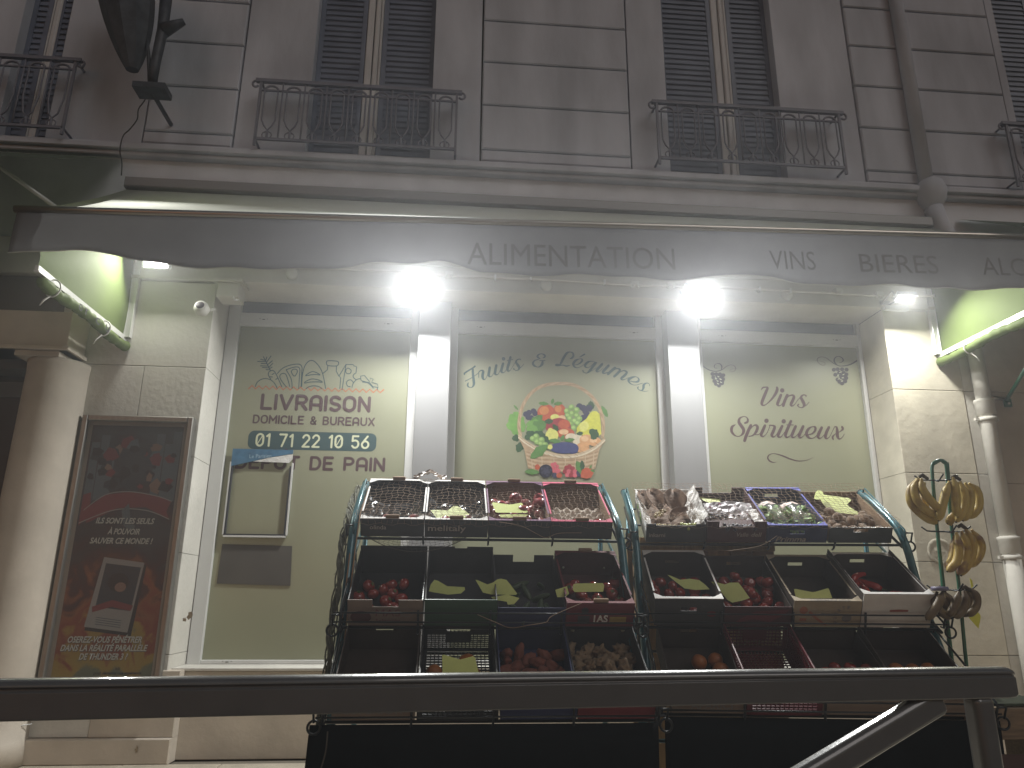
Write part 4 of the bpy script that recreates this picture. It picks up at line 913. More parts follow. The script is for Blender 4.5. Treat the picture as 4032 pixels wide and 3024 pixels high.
# ================================================================== produce racks
TILT = RAD(31)
TIERS = [(-1.50, 1.600), (-1.85, 1.065), (-2.25, .617)]
PHI = RAD(-7.0); PIV = Vector((2.95, -1.5, 0))
RP = Matrix.Translation(PIV) @ Matrix.Rotation(PHI, 4, 'Z') @ Matrix.Translation(-PIV)   # the right rack stands a little askew
def rack(xa, xb, lab):
    cx = (xa+xb)/2
    e = empty('produce_rack', (cx, -1.4, 0), label=lab, cat='display rack', group='produce racks in front of the windows')
    off = Vector((cx, -1.4, 0))
    if xa > 1: e.matrix_world = RP @ Matrix.Translation(off)
    def P(x, y, z): return Vector((x, y, z))-off
    path = [(-.955, 2.015), (-1.10, 1.945), (-1.24, 1.86), (-1.45, 1.72), (-1.56, 1.57), (-1.63, 1.35), (-1.75, 1.05), (-1.87, .8), (-1.95, .5), (-1.98, 0)]
    for x in (xa, xb):
        pts = [P(*c) for c in catmull([(x, y, z) for y, z in path], 5)]
        MB().tube(pts, .026, 14).obj('side_tube', TEAL, e)
        d = (pts[0]-pts[1]).normalized()
        MB().tube([pts[0]-d*.004, pts[0]+d*.012], .0275, 14).obj('end_cap', BLACKM, e)
        s = 1 if x == xb else -1
        MB().tube([P(x-s*.02, -.98, 0), P(x-s*.02, -.98, 1.90)], .018, 8).obj('back_post', TEAL, e)
        for (Y, z) in TIERS:   # inclined side bearers with their wire guards and front rings
            c, sn = math.cos(TILT), math.sin(TILT)
            def T(v, u, dx=0): return P(x+dx, Y+v*c-u*sn, z+v*sn+u*c)
            MB().tube([T(-.02, -.022), T(.62, -.022)], .010, 6).obj('shelf_bearer', BLACKM, e)
            g = MB()
            g.tube([T(.62, -.02, -s*.01), T(.62, .13, -s*.01), T(.60, .145, -s*.01), T(-.03, .115, -s*.01), T(-.05, .10, -s*.01), T(-.05, .03, -s*.01), T(-.02, .02, -s*.01)], .0065, 6)
            g.tube([T(.61, .08, -s*.01), T(-.05, .06, -s*.01)], .0065, 6)
            g.obj('side_guard', TEAL if z > 1.5 else BLACKM, e)
            r = MB(); ctr = T(-.05, .0, s*.035)
            r.tube([ctr+Vector((s*0, 0, 0))+Vector((.032*math.cos(a), 0, .032*math.sin(a))) for a in [k*6.283/16 for k in range(16)]], .0065, 6, closed=True)
            r.tube([T(-.05, .10, -s*.01), T(-.05, .10, s*.035), T(-.05, .03, s*.035)], .0065, 6)
            r.obj('front_ring', BLACKM, e)
    for (Y, z) in TIERS:
        c, sn = math.cos(TILT), math.sin(TILT)
        for k, v in enumerate((.02, .32, .60)):
            MB().tube([P(xa, Y+v*c+.026*sn, z+v*sn-.026*c), P(xb, Y+v*c+.026*sn, z+v*sn-.026*c)], .009, 6).obj('cross_bar', BLACKM, e)
        for h in (.035, .095):
            if z > 1.5: continue
            MB().tube([P(xa-.03, Y-.03-h*sn, z+h*c-.01), P(xb+.03, Y-.03-h*sn, z+h*c-.01)], .005, 6).obj('front_rail', BLACKM, e)
        for k in range(1, 4):
            x = xa+.03+(xb-xa-.06)*k/4
            MB().tube([P(x, Y+.01, z-.045), P(x, Y-.015, z-.04), P(x, Y-.035-.05*sn, z+.10*c if z < 1.5 else z+.0)], .007, 6).obj('divider_clip', BLACKM, e)
    for z in (.18, .42): MB().tube([P(xa, -1.97+.1*z, z), P(xb, -1.97+.1*z, z)], .012, 6).obj('lower_rung', TEAL, e)
    for x in (xa, xb): MB().tube([P(x, -1.60, 1.35), P(x, -1.0, 1.70)], .010, 6).obj('strut', TEAL, e); MB().tube([P(x, -1.95, .25), P(x, -.98, .25)], .012, 6).obj('foot_tube', TEAL, e)
    return e
LXA, LXB, RXA, RXB = -.61, 1.125, 1.27, 3.075
rack(LXA, LXB, 'teal tube produce rack, left one, in front of the middle window')
rack(RXA, RXB, 'teal tube produce rack, right one, in front of the wine lettering window')
def skirt(x0, x1, lab):
    b = MB(); rows = []
    for j in range(7):
        t = j/6; rows.append([(x0+(x1-x0)*i/50-.02*t, -2.27+(.03*math.sin(i*.9+j*.2)+.02*math.sin(i*.37+1))*t-.05*t, .60*(1-t)+.0) for i in range(51)])
    o = b.grid(rows).obj('rack_skirt', SKIRT); m_ = o.modifiers.new('s', 'SOLIDIFY'); m_.thickness = .003
    tag(o, lab, 'cloth')
    if x0 > 1: o.matrix_world = RP.copy()
skirt(LXA-.06, LXB-.0, 'black cloth skirt hanging below the left produce rack'); skirt(RXA+.03, RXB+.03, 'black cloth skirt hanging below the right produce rack')

def M_crate(x, tier, dz=0, dy=0, tilt=TILT):
    Y, z = TIERS[tier]
    M = Matrix.Translation((x, Y+dy, z+dz)) @ Matrix.Rotation(tilt, 4, 'X')
    return RP @ M if x > 1.2 else M
def panel(mb, x0, x1, y0, y1, z0, z1, slot=None, notch=None):
    """upright panel between y0..y1 with an optional hand slot (cx,cz,w,h) or a notch cut from its top (cx,w,depth)"""
    if notch:
        cx, w_, d = notch
        mb.box((x0, y0, z0), (cx-w_/2, y1, z1)); mb.box((cx+w_/2, y0, z0), (x1, y1, z1)); mb.box((cx-w_/2, y0, z0), (cx+w_/2, y1, z1-d))
    elif slot:
        cx, cz, w_, h = slot
        mb.box((x0, y0, z0), (cx-w_/2, y1, z1)); mb.box((cx+w_/2, y0, z0), (x1, y1, z1))
        mb.box((cx-w_/2, y0, z0), (cx+w_/2, y1, cz-h/2)); mb.box((cx-w_/2, y0, cz+h/2), (cx+w_/2, y1, z1))
    else: mb.box((x0, y0, z0), (x1, y1, z1))
CR = []
def crate(x, tier, w_, lab, outer, inner=None, rim=None, h=.12, hb=None, d=.60, dz=0, dy=0, fslot=None, bslot=None, fnotch=None, bnotch=None, gus=True, tabs=False, strip=None, holes=None, t=.006, name='produce_crate', flap=.022):
    M = M_crate(x, tier, dz, dy); hb = hb or h; inner = inner or outer; rim = rim or outer
    e = empty(name, (0, 0, 0), label=lab, cat='crate', group='crates on the racks'); e.matrix_world = M
    def pt(nm, mb, m): o = mb.obj(nm, m, e); return o
    pt('base', MB().box((t, t, 0), (w_-t, d-t, t)), inner)
    b = MB(); panel(b, 0, w_, 0, t, 0, h, fslot and (w_/2, h*fslot, .10, .026), fnotch and (w_/2, fnotch[0], fnotch[1])); pt('front_panel', b, outer)
    b = MB(); panel(b, 0, w_, d-t, d, 0, hb, bslot and (w_/2, hb*bslot, .10, .026), bnotch and (w_/2, bnotch[0], bnotch[1])); pt('back_panel', b, inner)
    for s in (0, 1):
        xx = 0 if s == 0 else w_-t
        v = [(xx, t, 0), (xx+t, t, 0), (xx+t, d-t, 0), (xx, d-t, 0), (xx, t, h-.004), (xx+t, t, h-.004), (xx+t, d-t, max(h, hb*.9)-.004), (xx, d-t, max(h, hb*.9)-.004)]
        pt('side_panel', MB().add(v, [(0, 3, 2, 1), (4, 5, 6, 7), (0, 1, 5, 4), (1, 2, 6, 5), (2, 3, 7, 6), (3, 0, 4, 7)]), inner)
    if gus:
        Z = Matrix.Identity(4); 
        g = MB()
        q = .085
        for (yy, sy, zz) in ((0, 1, h), (d, -1, hb)):
            g.prism([(0, yy), (q, yy), (0, yy+sy*q*.8)][::sy], Matrix.Translation((0, 0, zz+.0005)), .002); g.prism([(w_, yy), (w_, yy+sy*q*.8), (w_-q, yy)][::sy], Matrix.Translation((0, 0, zz+.0005)), .002)
            g.box((0, min(yy, yy+sy*flap), zz+.003), (w_, max(yy, yy+sy*flap), zz+.005))
        for xx in (0, w_-.010): g.box((xx, q, (h+hb)/2-.002), (xx+.010, d-q, (h+hb)/2))
        pt('top_rim', g, rim)
    if tabs:
        for yy, zz in ((.0, h), (d-.02, hb)):
            bevel(pt('stacking_tab', MB().box((w_/2-.045, yy, zz+.005), (w_/2+.045, yy+.02, zz+.028)), CARD_BR), .006)
    if strip: 
        for (a, b2, z0, z1, mm) in strip: pt('label_strip', MB().box((w_*a, -.0015, z0), (w_*b2, -.0002, z1)), mm)
    if holes:
        b = MB()
        for (a, zz, r) in holes: b.lathe([(r, 0), (r, .002)], 14, Matrix.Translation((w_*a, d-t-.0025, zz)) @ Matrix.Rotation(RAD(90), 4, 'X'))
        pt('round_hole', b, mat('hole_light', (.35, .35, .27), .6))
    CR.append((e, M, w_, d, h)); return e, M
def ctext(cr, s, u0, u1, z, h, m, bold=.0, shear=0):
    e, M = cr; o = put_text('print_lettering', s, m, (u0, -.0025, z), (u1, -.0025, z), h, e, bold=bold, shear=shear); return o
PR = lambda n, c: mat('card_'+n, c, .7, var=.1, vs=9, bump=.1, bs=60)
C_WHITE = PR('white', (.62, .60, .58)); C_PURP = PR('purple', (.13, .05, .11)); C_PINK = PR('pink', (.48, .07, .14)); C_DGREY = PR('dark_grey', (.035, .034, .037)); C_NAVY = PR('navy', (.02, .025, .08))
C_BEIGE = PR('beige', (.17, .125, .10)); C_GREEN = mat('green_plastic', (.02, .06, .03), .45); C_RED = PR('red', (.12, .012, .018)); C_MAR = PR('maroon', (.055, .012, .014)); C_BLUE = PR('blue', (.10, .11, .42)); C_BRK = PR('dark_brown', (.035, .022, .016)); C_CREAM = PR('cream', (.32, .26, .18)); C_GRN = PR('print_green', (.2, .45, .08)); C_INK = mat('carton_ink', (.16, .15, .15), .7); C_LINK = mat('carton_pale_ink', (.34, .30, .27), .7)
cw = .405; L0 = -.565; R0 = 1.345
T = {}
T['L11'] = crate(L0, 0, cw, 'white rimmed black lined crate with two red onions, leftmost left rack top shelf', CARD_DK, LINER, C_WHITE, tabs=True, hb=.155, d=.58)
T['L12'] = crate(L0+.411, 0, cw, 'white rimmed black lined crate behind a pointed yellow card, second left rack top shelf', CARD_DK, C_BRK, C_WHITE, tabs=True, hb=.155, d=.58)
T['L13'] = crate(L0+.822, 0, cw, 'purple rimmed crate full of red onions, third left rack top shelf', CARD_DK, CARD_BR, C_PURP, tabs=True, hb=.155, d=.58)
T['L14'] = crate(L0+1.233, 0, cw, 'pink rimmed crate holding a grey pulp tray, rightmost left rack top shelf', CARD_DK, CARD_BR, C_PINK, tabs=True, hb=.155, d=.58)
T['L21'] = crate(L0-.0, 1, .43, 'dark crate with pale printed notched front, leftmost left rack middle shelf', C_BEIGE, PLASTIC_K, C_BEIGE, h=.165, hb=.20, fnotch=(.15, .045), gus=False)
T['L22'] = crate(L0+.44, 1, .42, 'dark green plastic crate with notched grey back, second left rack middle shelf', C_GREEN, C_DGREY, C_GREEN, h=.17, hb=.20, bnotch=(.08, .012), gus=False)
T['L23'] = crate(L0+.865, 1, .40, 'low navy crate with wide notch in its back, third left rack middle shelf', C_NAVY, C_DGREY, C_NAVY, h=.12, hb=.145, bnotch=(.14, .05), gus=False)
T['L24'] = crate(L0+1.27, 1, .405, 'glossy red printed crate, rightmost left rack middle shelf', C_RED, C_MAR, C_RED, h=.15, hb=.175, tabs=True, gus=True, holes=[(.16, .06, .008), (.84, .06, .008)])
T['L31'] = crate(L0+.0, 2, .42, 'tall dark brown crate with an oval hand hole, leftmost left rack bottom shelf', C_BEIGE, C_BRK, C_BRK, h=.16, hb=.20, bslot=.72, gus=False)
T['L33'] = crate(L0+.86, 2, .40, 'dark blue crate of sweet potatoes, third left rack bottom shelf', C_NAVY, C_NAVY, C_NAVY, h=.13, hb=.21, gus=False)
T['L34'] = crate(L0+1.265, 2, .41, 'dark crate of ginger with two round holes in its back, rightmost left rack bottom shelf', C_RED, C_DGREY, C_RED, h=.13, hb=.20, gus=False, holes=[(.13, .14, .012), (.87, .14, .012)])
T['R11'] = crate(R0, 0, .405, 'white crate of green grapes lined with tissue and brown leaves, leftmost right rack top shelf', C_DGREY, C_WHITE, C_WHITE, h=.135, fnotch=(.27, .012), gus=False)
T['R12'] = crate(R0+.415, 0, .40, 'dark red notched crate of black grapes, second right rack top shelf', C_MAR, C_MAR, C_MAR, h=.155, hb=.155, fnotch=(.24, .04), bnotch=(.22, .045), gus=False)
T['R13'] = crate(R0+.825, 0, .40, 'dark crate with violet edges holding bagged salad, third right rack top shelf', C_NAVY, C_NAVY, C_BLUE, h=.125, hb=.15, fslot=.62, bslot=.6, flap=.02)
T['R14'] = crate(R0+1.24, 0, .42, 'black crate of kiwis under a big yellow arrow card, rightmost right rack top shelf', PLASTIC_K, CARD_BR, C_WHITE, h=.115, hb=.12, gus=False, fslot=.8)
T['R21'] = crate(R0-.02, 1, .42, 'dark crate of tomatoes with a white lit front edge, leftmost right rack middle shelf', C_DGREY, C_BRK, C_WHITE, h=.185, hb=.20, fslot=.62, bslot=.6, gus=True)
T['R22'] = crate(R0+.41, 1, .41, 'maroon fronted crate of tomatoes, second right rack middle shelf', C_MAR, C_BRK, C_BRK, h=.135, hb=.165, bslot=.65, gus=False)
T['R23'] = crate(R0+.83, 1, .41, 'cream printed crate, nearly empty, third right rack middle shelf', C_CREAM, C_BRK, C_CREAM, h=.175, hb=.17, bslot=.62)
T['R24'] = crate(R0+1.245, 1, .42, 'plain white cardboard crate of long red peppers, rightmost right rack middle shelf', C_WHITE, C_BRK, C_WHITE, h=.225, hb=.19, bslot=.7)
T['R31'] = crate(R0+.0, 2, .40, 'dark crate of oranges, leftmost right rack bottom shelf', C_BEIGE, C_BRK, C_BRK, h=.14, hb=.18, gus=False, bslot=.7)
T['R33'] = crate(R0+.82, 2, .41, 'dark brown crate of tomatoes, third right rack bottom shelf', C_BEIGE, C_BRK, C_BRK, h=.14, hb=.16, gus=False)
T['R34'] = crate(R0+1.24, 2, .41, 'dark crate with oval hand hole, rightmost right rack bottom shelf', C_BEIGE, C_BRK, C_BRK, h=.14, hb=.20, gus=False, bslot=.8)
# lattice plastic crates
def lattice(x, tier, w_, lab, m, h=.14, hb=.24, d=.60):
    M = M_crate(x, tier); e = empty('plastic_crate', (0, 0, 0), label=lab, cat='crate', group='crates on the racks'); e.matrix_world = M
    def wall(nm, A, ex, ez, W, H, slot, nx, nz):
        b = MB(); ny = ex.cross(ez); th = .008
        def bx(u0, u1, v0, v1):
            vs = []
            for q in (0, th):
                for u, v in ((u0, v0), (u1, v0), (u1, v1), (u0, v1)): vs.append(A+ex*u+ez*v+ny*q)
            b.add(vs, [(3, 2, 1, 0), (4, 5, 6, 7), (0, 1, 5, 4), (1, 2, 6, 5), (2, 3, 7, 6), (3, 0, 4, 7)])
        bx(0, W, 0, .015); bx(0, .03, 0, H); bx(W-.03, W, 0, H)
        top = .05 if slot else .02
        if slot: bx(0, W/2-.07, H-.06, H); bx(W/2+.07, W, H-.06, H); bx(W/2-.07, W/2+.07, H-.018, H); bx(W/2-.07, W/2+.07, H-.065, H-.045)
        else: bx(0, W, H-.02, H)
        for k in range(1, nx): u = .03+(W-.06)*k/nx; bx(u-.0025, u+.0025, .01, H-.04)
        for k in range(1, nz): v = (H-.05)*k/nz; bx(.02, W-.02, v-.0025, v+.0025)
        if slot: bx(W*.32, W*.68, H*.30, H-.06)
        b.obj(nm, m, e)
    V = Vector
    wall('front_panel', V((0, 0, 0)), V((1, 0, 0)), V((0, 0, 1)), w_, h, False, 14, 5)
    wall('back_panel', V((0, d, 0)), V((1, 0, 0)), V((0, 0, 1)), w_, hb, True, 16, 9)
    wall('side_panel', V((0, 0, 0)), V((0, 1, 0)), V((0, 0, 1)), d, (h+hb)/2, False, 22, 7); wall('side_panel', V((w_-.008, 0, 0)), V((0, 1, 0)), V((0, 0, 1)), d, (h+hb)/2, False, 22, 7)
    wall('base', V((0, 0, 0)), V((1, 0, 0)), V((0, 1, 0)), w_, d, False, 16, 22)
    return e, M
T['L32'] = lattice(L0+.43, 2, .42, 'black latticed plastic crate with hand slot, second left rack bottom shelf', PLASTIC_K, hb=.17)
T['R32'] = lattice(R0+.405, 2, .41, 'dark red latticed plastic crate, second right rack bottom shelf', mat('red_plastic', (.10, .01, .018), .4), hb=.25)

# printed words and marks on the cartons
ctext(T['L11'], 'olinda', .06, .165, .050, .03, C_LINK, .01); ctext(T['L12'], 'melitaly', .02, .265, .045, .040, C_LINK, .015)
ctext(T['L21'], 'MAS', .16, .30, .062, .045, mat('wine_ink', (.14, .05, .05), .7), .0); ctext(T['L21'], 'Selección', .16, .30, .025, .018, mat('wine_ink', (.14, .05, .05), .7), .01)
ctext(T['L24'], '1AS', .165, .25, .03, .045, C_WHITE, .03); ctext(T['R11'], 'inkarni', .02, .13, .04, .028, C_LINK, .02)
ctext(T['R12'], 'Valle', .20, .28, .045, .03, C_LINK, .01, .2); ctext(T['R12'], 'dell', .30, .37, .045, .03, C_LINK, .01, .2)
ctext(T['R13'], 'Primma', .055, .26, .010, .036, C_LINK, .02, .3)
ctext(T['R31'], 'APARICI', .10, .33, .03, .04, C_INK, .02); ctext(T['L31'], 'SUPERIOR', .06, .36, .04, .045, C_INK, .02)
def mark(k, fn, m, nm='printed_mark'):
    e, M = T[k]; b = MB(); fn(b, lambda x, z: Vector((x, -.0022, z))); o = b.obj(nm, m, e)
mark('L21', lambda b, f: (blob(b, .075, .055, .06, .04, f)), C_MAR); mark('L21', lambda b, f: ribbon(b, [(.34+.04*math.cos(a), .10+.04*math.sin(a), .004) for a in [math.pi+k*.35 for k in range(10)]], f), C_INK)
mark('L24', lambda b, f: (blob(b, .11, .105, .022, .022, f), b.add([f(.07, .025), f(.14, .025), f(.14, .07), f(.07, .07)], [(0, 1, 2, 3)])), C_DGREY)
mark('L24', lambda b, f: b.add([f(.26, .03), f(.36, .03), f(.36, .065), f(.26, .065)], [(0, 1, 2, 3)]), mat('dull_yellow_print', (.28, .20, .05), .7))
mark('R22', lambda b, f: polyf(b, [(.06, .02), (.10, .055), (.19, .105), (.40, .12), (.36, .08), (.28, .03), (.18, .05)], f), C_RED)
mark('R21', lambda b, f: b.add([f(.03, .06), f(.11, .055), f(.112, .105), f(.035, .11)], [(0, 1, 2, 3)]), C_DGREY); mark('R21', lambda b, f: blob(b, .35, .085, .03, .02, f), C_RED)
mark('R23', lambda b, f: (blob(b, .06, .115, .025, .025, f), b.add([f(.04, .04), f(.08, .04), f(.08, .06), f(.04, .06)], [(0, 1, 2, 3)]), ribbon(b, [(.10, .10, .016), (.14, .06, .016), (.20, .015, .010)], f)), PR('faded_red', (.35, .13, .08)))
for i, ch in enumerate('FUERTE'):
    a = RAD(205-i*24); cx, cz = .325+.062*math.cos(a), .065+.062*math.sin(a)
    tdir = Vector((math.sin(a), 0, -math.cos(a))); c_ = Vector((cx, -.0026, cz))
    put_text('print_lettering', ch, C_INK, c_-tdir*.008, c_+tdir*.008, .020, T['R23'][0], bold=.03)
mark('R23', lambda b, f: (blob(b, .325, .062, .030, .026, f), ribbon(b, [(.17, .095, .006), (.20, .088, .008), (.245, .092, .004)], f)), C_INK)
e, M = T['R23']; o = put_text('print_lettering', 'HERMANOS', C_INK, (.10, .002, .1805), (.34, .002, .1805), .014, e, bold=.02, nrm=(0, 0, 1))
mark('R24', lambda b, f: ribbon(b, [(.17, .115, .014), (.22, .117, .016), (.27, .116, .014)], f), mat('faded_red_print', (.28, .08, .06), .7))
mark('R11', lambda b, f: b.add([f(.0, .025), f(.135, .025), f(.135, .075), f(.0, .075)], [(0, 1, 2, 3)]), C_DGREY, 'pale_panel')
# bright printed flank of the grape carton (faces the gap between the racks)
e, M = T['R11']; b = MB(); b.add([(-.002, .22, .03), (-.002, .30, .03), (-.002, .34, .10), (-.002, .24, .09)], [(0, 3, 2, 1)]); b.add([(-.002, .40, .05), (-.002, .45, .05), (-.002, .45, .10), (-.002, .40, .10)], [(0, 3, 2, 1)]); b.obj('side_print', C_GRN, e)

# ------------------------------------------------------------------ produce
def rnd_mesh(nm, r, sx=1, sy=1, sz=1, rough=.03, dimple=0, tip=0, seg=18, rg=12, seed=0, nf=1.3):
    b = MB(); rnd = Vector((seed*3.1, seed*1.7, seed)); vs = []; fs = []
    for i in range(rg+1):
        th = math.pi*i/rg
        for j in range(seg):
            ph = 6.28318*j/seg; d = Vector((math.sin(th)*math.cos(ph), math.sin(th)*math.sin(ph), math.cos(th)))
            q = 1+rough*noise.noise(d*nf+rnd)*3
            if dimple: q -= dimple*math.exp(-(th/.35)**2)
            if tip: q += tip*math.exp(-(th/.25)**2)+tip*.5*math.exp(-((math.pi-th)/.2)**2)
            vs.append((d.x*sx*q*r, d.y*sy*q*r, d.z*sz*q*r))
    for i in range(rg):
        for j in range(seg): fs.append((i*seg+j, (i+1)*seg+j, (i+1)*seg+(j+1) % seg, i*seg+(j+1) % seg))
    b.add(vs, fs, 0, True); return b.mesh(nm)
M_ONION = mat('red_onion_skin', (.26, .045, .05), .28, var=.5, vs=22, stretch=(1, 1, .15), coat=.3)
M_TOM = mat('tomato_skin', (.25, .025, .014), .18, var=.15, vs=10, coat=.5)
M_ORA = mat('orange_peel', (.30, .095, .015), .45, var=.08, vs=10, bump=.3, bs=160)
M_KIWI = mat('kiwi_skin', (.24, .14, .07), .95, var=.25, vs=60, bump=.9, bs=260, sheen=.6)
M_SWP = mat('sweet_potato_skin', (.17, .05, .03), .8, var=.3, vs=16, bump=.4, bs=50)
M_GIN = mat('ginger_skin', (.21, .145, .085), .85, var=.25, vs=30, bump=.5, bs=60)
M_PEP = mat('pepper_skin', (.42, .02, .01), .15, var=.15, vs=8, coat=.6)
M_GRG = mat('green_grape_skin', (.34, .38, .08), .25, var=.15, vs=14, coat=.3)
M_GRB = mat('black_grape_skin', (.03, .02, .04), .35, var=.4, vs=18)
M_STEM = mat('green_stem', (.07, .12, .03), .7)
MSH = {'onion': [rnd_mesh('onion', .045, sz=.92, tip=.22, rough=.02, seed=k) for k in range(3)],
       'tomato': [rnd_mesh('tomato', .041, sz=.82, dimple=.18, rough=.03, seed=k) for k in range(3)],
       'orange': [rnd_mesh('orange', .050, sz=.95, dimple=.05, rough=.015, seed=k) for k in range(3)],
       'kiwi': [rnd_mesh('kiwi', .032, sx=1.25, sz=.95, rough=.03, seed=k) for k in range(3)],
       'sweet_potato': [rnd_mesh('sweet_potato', .034, sx=1.9, sz=.9, rough=.11, seed=k, nf=1.6) for k in range(3)],
       'ginger': [rnd_mesh('ginger_root', .040, sx=1.4, sz=.8, rough=.26, seed=k, nf=2.4, seg=22, rg=16) for k in range(4)]}
for k, m_ in (('onion', M_ONION), ('tomato', M_TOM), ('orange', M_ORA), ('kiwi', M_KIWI), ('sweet_potato', M_SWP), ('ginger', M_GIN)):
    for me in MSH[k]: me.materials.append(m_)
CALYX = MB(); 
for k in range(5):
    a = k*1.2566; CALYX.add([(0, 0, .031), (.006*math.cos(a+.9), .006*math.sin(a+.9), .0315), (.019*math.cos(a), .019*math.sin(a), .036), (.006*math.cos(a-.9), .006*math.sin(a-.9), .0315)], [(0, 1, 2, 3)])
CALYX.tube([(0, 0, .030), (.001, 0, .038)], .002, 6); CALYX = CALYX.mesh('calyx'); CALYX.materials.append(M_STEM)
def fill(key, kind, n, r, u=(.06, .94), v=(.05, .42), label='', grp='', cat=None, layers=1, base=.008, seed=1):
    rg = random.Random(seed); e, M = T[key]; w_ = [c for c in CR if c[0] is e]; w_ = w_[0][2] if w_ else .42
    pos = []; tries = 0
    while len(pos) < n and tries < 4000:
        tries += 1; x = rg.uniform(u[0]*w_, u[1]*w_); y = rg.uniform(v[0], v[1]); lay = 0
        near = [p for p in pos if math.hypot(p[0]-x, p[1]-y) < 1.75*r and p[2] < 1]
        if near:
            if layers < 2 or tries < 500: continue
            sup = [p for p in pos if math.hypot(p[0]-x, p[1]-y) < 1.5*r]
            if len([p for p in pos if p[2] == 1 and math.hypot(p[0]-x, p[1]-y) < 1.8*r]) or len(sup) < 1: continue
            lay = 1
        pos.append((x, y, lay))
    for i, (x, y, lay) in enumerate(pos):
        o = new_obj(kind, MSH[kind][i % len(MSH[kind])]); z = base+r*(.95+1.25*lay)
        o.matrix_world = M @ Matrix.Translation((x, y, z)) @ Euler((rg.uniform(-.9, .9), rg.uniform(-.9, .9), rg.uniform(0, 6.28))).to_matrix().to_4x4() @ Matrix.Scale(rg.uniform(.88, 1.08), 4)
        tag(o, label, cat or kind.replace('_', ' '), grp)
        if kind == 'tomato' and lay == layers-1: new_obj('calyx', CALYX, None, o)
fill('L11', 'onion', 4, .044, u=(.25, .88), v=(.05, .15), label='red onion in the white rimmed crate at the left end of the top shelf', grp='red onions in the leftmost top crate', cat='onion', seed=4)
fill('L12', 'onion', 3, .044, u=(.3, .88), v=(.05, .17), label='dark onion behind the pointed yellow card', grp='onions in the second top crate', cat='onion', seed=5)
fill('L13', 'onion', 22, .044, v=(.05, .42), layers=2, label='shiny red onion in the purple rimmed crate', grp='red onions in the purple rimmed crate', cat='onion', seed=2)
fill('L14', 'tomato', 3, .041, u=(.3, .8), v=(.05, .13), label='orange red tomato on the grey pulp tray', grp='tomatoes on the pulp tray', seed=3, base=.03)
fill('R14', 'kiwi', 34, .031, u=(.08, .92), v=(.04, .34), layers=2, label='furry brown kiwi in the black crate under the big yellow card', grp='kiwis', seed=6)
fill('R21', 'tomato', 20, .041, v=(.05, .46), layers=2, label='red tomato in the white edged crate on the right rack', grp='tomatoes left on the right rack', seed=7)
fill('R22', 'tomato', 26, .042, v=(.05, .46), layers=2, label='red tomato in the maroon crate on the right rack', grp='tomatoes in the maroon crate', seed=8)
fill('R33', 'tomato', 17, .041, v=(.05, .36), label='tomato low in the dark brown crate on the bottom right shelf', grp='tomatoes on the bottom shelf', seed=12)
fill('L21', 'tomato', 14, .041, v=(.05, .40), label='red tomato behind the notched front of the pale printed crate', grp='tomatoes in the notched crate', seed=9)
fill('L24', 'tomato', 13, .041, u=(.05, .95), v=(.08, .42), label='tomato in the glossy red crate', grp='tomatoes in the glossy red crate', seed=10)
fill('L33', 'sweet_potato', 22, .036, v=(.07, .5), layers=2, label='reddish sweet potato in the dark blue crate', grp='sweet potatoes', cat='sweet potato', seed=11)
fill('L34', 'ginger', 24, .038, v=(.07, .52), layers=2, label='knobbly ginger root in the crate with two round holes', grp='ginger roots', cat='ginger', seed=13)
fill('L32', 'orange', 8, .047, u=(.1, .9), v=(.06, .42), label='orange in the black latticed crate', grp='oranges in the black latticed crate', seed=14)
fill('R31', 'orange', 9, .050, v=(.06, .40), label='big orange in the leftmost crate of the bottom right shelf', grp='oranges on the right rack', seed=15)
fill('R34', 'orange', 12, .047, v=(.06, .34), label='orange in the crate with oval hand hole on the bottom right shelf', grp='oranges in the last crate', seed=16)
MSH['cucumber'] = [rnd_mesh('cucumber', .022, sx=3.4, sz=.95, rough=.03, seed=k) for k in range(2)]
for me in MSH['cucumber']: me.materials.append(mat('cucumber_skin', (.035, .06, .02), .4, bump=.3, bs=120))
fill('L23', 'cucumber', 12, .024, u=(.22, .78), v=(.05, .44), label='dark green cucumber in the low navy crate', grp='cucumbers', layers=2, seed=32)
# long red peppers along the left side of the white carton
e, M = T['R24']
for i, (x, y, a, l) in enumerate(((.06, .22, 1.35, .17), (.09, .12, 1.2, .18), (.13, .28, .8, .16), (.20, .20, 1.9, .16), (.28, .10, .3, .15), (.16, .09, 1.5, .15), (.30, .22, 2.4, .15))):
    b = MB(); P_ = [Vector((0, 0, 0)), Vector((l*.3, .006, .008)), Vector((l*.65, .0, .004)), Vector((l, -.015, -.004))]
    c = catmull([tuple(p) for p in P_], 5); b.tube([Vector(p) for p in c], [.012+.014*math.sin(min(1, k/5)*1.57)*(1-.75*(k/(len(c)-1))**2) for k in range(len(c))], 12)
    o = b.obj('red_pepper', M_PEP); o.matrix_world = M @ Matrix.Translation((x, y+.17, .035+.012*(i % 3))) @ Matrix.Rotation(a, 4, 'Z'); tag(o, 'long glossy red pepper in the plain white cardboard crate', 'pepper', 'red peppers')
    MB().tube([(-.001, 0, 0), (-.012, .0, .004), (-.028, .004, .012)], [.008, .004, .003], 7).obj('stalk', M_STEM, o)
